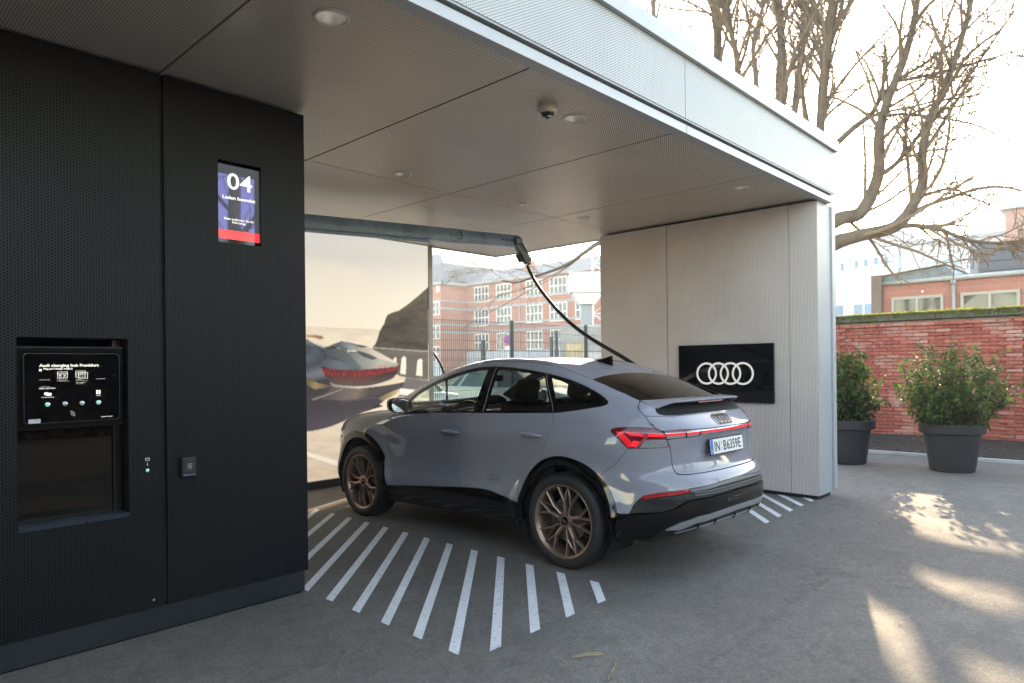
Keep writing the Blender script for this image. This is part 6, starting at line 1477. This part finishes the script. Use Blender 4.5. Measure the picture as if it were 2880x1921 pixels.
# ---------------------------------------------------------------- potted laurel shrubs
def leaf_mat(name, a, b):
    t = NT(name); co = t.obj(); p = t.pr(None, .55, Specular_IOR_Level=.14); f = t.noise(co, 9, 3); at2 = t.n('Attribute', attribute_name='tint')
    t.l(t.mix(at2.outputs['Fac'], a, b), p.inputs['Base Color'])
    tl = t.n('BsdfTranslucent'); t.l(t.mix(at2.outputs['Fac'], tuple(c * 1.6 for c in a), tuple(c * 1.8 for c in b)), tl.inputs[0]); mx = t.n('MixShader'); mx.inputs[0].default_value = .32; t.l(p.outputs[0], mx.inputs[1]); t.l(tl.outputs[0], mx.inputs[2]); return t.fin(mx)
M_LEAF = leaf_mat('laurel_leaf', (.028, .060, .016), (.15, .20, .045)); M_STEM = simple('stem_brown', (.10, .06, .035), .8)
def shrub(par, h0, H, RX, seed, nst=44, lean=0):
    rg = np.random.RandomState(seed); V, F, T = [], [], []; sm = MB()
    for s_ in range(nst):
        a = rg.rand() * 6.283; rad = rg.rand() ** .5; tip = Vector((math.cos(a) * rad * RX * .92, math.sin(a) * rad * RX * .92, h0 + H * (1 - .38 * rad ** 2) * (rg.uniform(.70, 1.03) if s_ % 3 else rg.uniform(.25, .6))))
        base = Vector((math.cos(a) * rad * .16, math.sin(a) * rad * .16, h0 - .05)); mid = base.lerp(tip, .5) + Vector((math.cos(a), math.sin(a), 0)) * RX * .22 * rad
        path = [base, base.lerp(mid, .6), mid.lerp(tip, .35), mid.lerp(tip, .7), tip]; sm.tube(path, [.009, .007, .006, .004, .002], 4, False)
        twigs = [path]
        for k in range(9):
            f = rg.uniform(.05, 1) ** 1.2 * .95; p0 = base.lerp(mid, f * 2) if f < .5 else mid.lerp(tip, f * 2 - 1); d_ = Vector((rg.normal(0, 1) + math.cos(a) * .8, rg.normal(0, 1) + math.sin(a) * .8, rg.uniform(.1, 1.2))).normalized() * rg.uniform(.10, .24) * RX / .45
            sm.tube([p0, p0 + d_], [.004, .0015], 3, False); twigs.append([p0, p0 + d_ * .5, p0 + d_])
        for tw_ in twigs:
            L_ = len(tw_) - 1; n_ = 26 if tw_ is path else 10
            for k in range(n_):
                f = (k + rg.rand()) / n_; f = .04 + .96 * f ** 1.25 if tw_ is path else f
                i = min(int(f * L_), L_ - 1); p = tw_[i].lerp(tw_[i + 1], f * L_ - i); d_ = (tw_[i + 1] - tw_[i]).normalized()
                q = Vector((rg.normal(), rg.normal(), rg.normal())); q = (q - d_ * q.dot(d_)).normalized(); ld = (d_ * rg.uniform(.2, .9) + q).normalized()
                if rg.rand() < .25: ld.z -= .5; ld.normalize()
                wd = ld.cross(Vector((rg.normal() * .4, rg.normal() * .4, 1))).normalized(); nrm = wd.cross(ld); l_ = rg.uniform(.055, .100); w_ = l_ * rg.uniform(.19, .27)
                b = len(V); fold = nrm * w_ * .35; drp = nrm * (-l_ * .12)
                P = [p, p + ld * l_ * .35 + wd * w_ + fold, p + ld * l_ * .35, p + ld * l_ * .35 - wd * w_ + fold, p + ld * l_ * .75 + wd * w_ * .7 + fold * .8 + drp, p + ld * l_ * .72 + drp, p + ld * l_ * .75 - wd * w_ * .7 + fold * .8 + drp, p + ld * l_ + drp * 2]
                V += [v[:] for v in P]; F += [(b, b + 1, b + 2), (b, b + 2, b + 3), (b + 1, b + 4, b + 5, b + 2), (b + 2, b + 5, b + 6, b + 3), (b + 4, b + 7, b + 5), (b + 5, b + 7, b + 6)]
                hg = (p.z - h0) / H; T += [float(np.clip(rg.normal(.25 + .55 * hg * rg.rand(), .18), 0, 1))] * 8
    sm.build('stems', M_STEM, par, True)
    o = mk('foliage', V, F, M_LEAF, par, True, fix=False); at2 = o.data.attributes.new('tint', 'FLOAT', 'POINT'); at2.data.foreach_set('value', np.array(T, np.float32)); o['kind'] = 'stuff'
M_POT = simple('pot_anthracite', (.020, .022, .025), .55, 0, .25, 4, .15, 60, .002)
def pot(loc, label, seed, H, RX):
    t = thing('potted_shrub', label, 'plant', loc, 0, 'potted laurels by the garden wall')
    MB().lathe([(.0, .001), (.255, .001), (.268, .015), (.335, .505), (.352, .507), (.383, .515), (.390, .525), (.392, .640), (.386, .648), (.370, .648), (.364, .63), (.35, .58), (.0, .58)], n=56).build('pot', M_POT, t, 32)
    MB().lathe([(.352, .596), (.2, .605), (.0, .61)], n=30).build('potting_soil', bpy.data.materials['soil'], t, True)
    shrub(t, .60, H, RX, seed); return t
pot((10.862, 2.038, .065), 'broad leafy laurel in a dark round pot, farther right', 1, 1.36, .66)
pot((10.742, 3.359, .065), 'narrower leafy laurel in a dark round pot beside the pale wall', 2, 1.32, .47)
fl = thing('green_shrub', 'small bright green shrub top behind the car roof', 'plant', (11.6, 8.9, 0), 0)
shrub(fl, .3, 1.35, .35, 9, 16)
# ---------------------------------------------------------------- bare winter trees
def bark():
    t = NT('bark'); co = t.obj(); p = t.pr(None, .92); f = t.noise(co, 3, 6, .7, .5); g = t.noise(co, 22, 5, .7)
    c = t.ramp(f, [(.3, (.085, .066, .047)), (.55, (.16, .125, .09)), (.75, (.155, .14, .075))]); t.l(c, p.inputs['Base Color'])
    t.l(t.bump(t.math('ADD', f, g), 1, .03), p.inputs['Normal']); return t.fin(p)
M_BARK = bark(); M_TWIG = simple('twig_bark', (.19, .14, .09), .85, 0, .2, 6)
class Tree:
    def __init__(s, seed): s.rg = np.random.RandomState(seed); s.trunk = MB(); s.crown = MB(); s.k = 1.0
    def limb(s, pts, r0, r1, lvl=0, kids=10, spread=1.0, up=.25, last=3, length=None, start=.15):
        P = spline3(pts, (5, 4, 2, 2)[lvl]); n = len(P); rs = [r0 + (r1 - r0) * (k / (n - 1)) ** .8 for k in range(n)]
        (s.trunk if lvl == 0 else s.crown).tube(P, rs, (9, 5, 3, 3)[lvl], False)
        if lvl >= last: return
        L_ = sum((P[i + 1] - P[i]).length for i in range(n - 1)) if length is None else length
        rg = s.rg
        for k in range(kids):
            f = start + (1 - start) * (k + rg.rand()) / kids; i = min(int(f * (n - 1)), n - 2); p = P[i]; d = (P[i + 1] - P[i]).normalized()
            q = Vector((rg.normal(), rg.normal(), rg.normal() * .7)); q = (q - d * q.dot(d)).normalized()
            dirn = (d * rg.uniform(.6, 1.1) + q * spread * .8 + Vector((0, 0, up * .5))).normalized()
            ln = (min(L_, 7) * rg.uniform(.22, .48), L_ * rg.uniform(.30, .60), L_ * rg.uniform(.25, .55))[lvl] * (1.1 - .45 * f)
            r_ = (min(rs[i] * .65, .016 + ln * .015), min(rs[i] * .8, .017), min(rs[i] * .85, .012))[lvl] * s.k; pts2 = [p]; cur = p.copy(); m_ = (5, 4, 3)[lvl]; bend = Vector((rg.normal(), rg.normal(), rg.normal())) * .13
            for j in range(m_):
                dirn = (dirn + bend + Vector((rg.normal(), rg.normal(), rg.normal())) * (.10, .17, .26)[lvl] + Vector((0, 0, up * .18))).normalized(); cur = cur + dirn * ln / m_; pts2.append(cur.copy())
            s.limb(pts2, r_, max(.0085 * s.k, r_ * .5), lvl + 1, (6, 4, 0)[lvl], spread, up, last, ln, .2)
    def build(s, label, loc, group='bare trees behind the canopy'):
        t = thing('bare_tree', label, 'tree', loc, 0, group)
        for nm, mb, mt in (('trunk', s.trunk, M_BARK), ('crown', s.crown, M_TWIG)):
            mb.v = [(x - loc[0], y - loc[1], z - loc[2]) for x, y, z in mb.v]; mk(nm, mb.v, mb.f, mt, t, True, fix=False)
        return t
u17 = lambda x, y: (1700 + x / 1.9602, y / 1.9602)
def D(pts, dep, f=u17): return [at_depth(*f(*p), 1.3 + (dep[k] if isinstance(dep, (list, tuple)) else dep)) for k, p in enumerate(pts)]
# the big spreading tree whose limbs fan out right of the canopy
T1 = Tree(21); dp = 17.3
root = at_depth(2190, 1250, dp); root.z = 0
fork = at_depth(2235, 720, dp)
T1.limb([root, root.lerp(fork, .55) + Vector((.05, .1, 0)), fork], .26, .22, 0, 0)
LB = [fork] + D([(1265, 1222), (1400, 1180), (1475, 1065), (1515, 930), (1512, 760), (1560, 560), (1650, 330), (1700, 150), (1735, -60), (1760, -300)], [16, 16, 16, 15.9, 15.8, 15.6, 15.4, 15.2, 15, 14.8])
T1.limb(LB, .21, .05, 0, 22, .85, .22)
LA = [fork + Vector((0, 0, -.25))] + D([(1265, 1345), (1400, 1300), (1600, 1250), (1700, 1130), (1755, 1000), (1750, 850), (1800, 640), (1870, 500), (1950, 270), (2010, 60), (2050, -160)], [15.9, 15.8, 15.6, 15.5, 15.4, 15.3, 15.2, 15, 14.9, 14.8, 14.6])
T1.limb(LA, .20, .045, 0, 22, .85, .20)
T1.limb(D([(1580, 1250), (1720, 1245), (1860, 1270), (2000, 1322), (2150, 1340), (2313, 1335), (2450, 1340)], [15.6, 15.4, 15.2, 15, 14.9, 14.8, 14.7]), .075, .02, 0, 20, .95, -.06)
T1.limb(D([(1500, 980), (1600, 910), (1650, 850), (1780, 690), (1900, 560), (2010, 420), (2160, 200), (2260, 60)], [15.9, 15.8, 15.7, 15.6, 15.5, 15.4, 15.3, 15.2]), .07, .02, 0, 18, .9, .2)
T1.limb(D([(1725, 1090), (1820, 1060), (1920, 1040), (2030, 1090), (2140, 1130)], 15.4), .055, .015, 0, 14, .95, .05)
T1.limb(D([(1270, 800), (1380, 700), (1470, 630), (1530, 530), (1620, 440), (1750, 360), (1900, 250), (2050, 110), (2180, -20)], [16.4, 16.3, 16.2, 16.1, 16, 16, 15.9, 15.8, 15.7]), .085, .02, 0, 18, .9, .2)
T1.limb(D([(1590, 450), (1720, 430), (1900, 385), (2100, 330), (2313, 270), (2420, 250)], 15.6), .05, .014, 0, 14, .95, .1)
T1.limb(D([(1540, 640), (1650, 630), (1850, 650), (2050, 690), (2200, 760), (2313, 780)], 15.5), .045, .012, 0, 14, .95, .05)
T1.limb([fork + Vector((0, 0, .3))] + D([(1185, 1020), (1190, 700), (1205, 420), (1240, 150), (1260, -150)], 16.2), .16, .05, 0, 10, .8, .25)
# the limb that hangs in the opening left of the partition wall
T1.k = .45
T1.limb([fork + Vector((0, 0, .2))] + [at_depth(840 + x / 2.449, 550 + y / 2.449, d_) for x, y, d_ in ((2300, 250, 15.4), (2075, 325, 15), (1960, 400, 14.7), (1860, 470, 14.4), (1740, 520, 14.1), (1620, 560, 13.8), (1500, 600, 13.5), (1400, 585, 13.3))], .075, .010, 0, 12, .7, .12)
T1.build('wide bare tree with heavy forked limbs right of the canopy', root)
def back_tree(xp, dep, r_, seed, label, tops, kids=14):
    T = Tree(seed); b = at_depth(*u17(xp, 1500), dep); b.z = 0
    pts = [b] + [at_depth(*u17(x, y), dep) for x, y in tops]
    T.limb(pts, r_, r_ * .35, 0, kids + 6, .75, .45, start=.30)
    top = pts[-1]
    for k in range(3):
        a = k * 2.1 + seed; i = -2; p = pts[i]; q = p + Vector((math.cos(a) * 1.2, math.sin(a) * 1.2, 3.2)); T.limb([p, p.lerp(q, .5) + Vector((math.cos(a) * .3, math.sin(a) * .3, 0)), q], r_ * .45, .03, 0, 8, .7, .4)
    return T.build(label, b)
back_tree(625, 21, .20, 31, 'straight bare tree trunk, leftmost thick one above the roof edge', [(630, 900), (625, 350), (620, 100), (600, -150), (590, -420)])
back_tree(735, 19, .13, 32, 'slimmer bare tree just right of the leftmost thick trunk', [(735, 900), (735, 400), (710, 230), (670, 60), (640, -160)])
back_tree(965, 18, .20, 33, 'thick upright bare tree left of the sun glow', [(965, 900), (970, 560), (975, 250), (960, 0), (950, -300)])
back_tree(1060, 24, .17, 34, 'bare tree standing in the sun glow above the roof edge', [(1040, 900), (1050, 600), (1080, 350), (1130, 120), (1180, -150)])
back_tree(1210, 20, .14, 35, 'bare tree right of the sun glow with steep branches', [(1190, 950), (1200, 650), (1225, 420), (1250, 200), (1300, -80)])
back_tree(300, 26, .16, 36, 'thin bare tree at the left above the canopy edge', [(310, 800), (300, 300), (270, 70), (285, -80), (300, -300)], 10)
back_tree(830, 27, .16, 37, 'distant bare tree between two thick trunks above the roof', [(830, 900), (835, 450), (820, 250), (870, 40), (890, -220)], 11)
# more trees stand across the yard behind the photographer (they show in the paintwork and screens)
for (x, y), sd, lb in (((7.6, -8.2), 41, 'nearest bare tree across the yard, mirrored in the number screen'), ((11.5, -9.5), 42, 'tall bare tree across the yard, mirrored in the tailgate'), ((9.0, -13.5), 43, 'bare tree farthest back across the yard'), ((17.5, -7.0), 44, 'bare tree across the yard nearest the planting bed')):
    T = Tree(sd); b = Vector((x, y, 0)); T.limb([b, b + Vector((.1, 0, 3)), b + Vector((.0, .3, 6)), b + Vector((.3, .2, 9.5)), b + Vector((.2, .5, 13))], .26, .06, 0, 18, .8, .35, start=.12, last=2)
    T.build(lb, b, 'bare trees across the yard')

def added_hedge():  # leafy block out of view, added to darken what glossy faces mirror
    rg = np.random.RandomState(77); N = 16000; V, F = [], []
    x = rg.uniform(-14, 24, N); f = rg.rand(N) < .6; y = np.where(f, -9.0 + rg.normal(0, .09, N), rg.uniform(-10.2, -9.0, N)); z = np.where(f, rg.uniform(.05, 2.7, N), 2.7 + rg.normal(0, .09, N))
    for i in range(N):
        a = rg.normal(0, 1, 3); a /= np.linalg.norm(a); b = np.cross(a, rg.normal(0, 1, 3)); b /= np.linalg.norm(b); c = np.array((x[i], y[i], z[i])); s_ = rg.uniform(.07, .13); k = len(V)
        V += [tuple(c - a * s_), tuple(c + b * s_ * .5), tuple(c + a * s_), tuple(c - b * s_ * .5)]; F.append((k, k + 1, k + 2, k + 3))
    t = thing('added_hedge', 'unseen brown-green foliage row added behind the photographer to darken reflections', 'added_hedge'); o = mk('foliage', V, F, simple('added_hedge_leaf', (.075, .06, .028), .7, 0, .4, 3), t, fix=False); o['kind'] = 'stuff'
    box('added_hedge_core', (-14, -10.1, 0), (24, -9.1, 2.62), simple('added_hedge_core', (.02, .016, .010), .9), t)
added_hedge()
# ---------------------------------------------------------------- thin haze in the low winter sun
hz_t = NT('haze'); pv = hz_t.n('VolumePrincipled'); pv.inputs['Color'].default_value = (.92, .95, 1, 1); pv.inputs['Density'].default_value = .0014; pv.inputs['Anisotropy'].default_value = .2
hz_t.l(pv.outputs[0], hz_t.out.inputs[1])
hb_ = box('haze', (-60, -60, -1.0), (140, 140, 34), hz_t.m); hb_['kind'] = 'stuff'; hb_['label'] = 'thin pale haze filling the air over the whole yard'; hb_['category'] = 'haze'
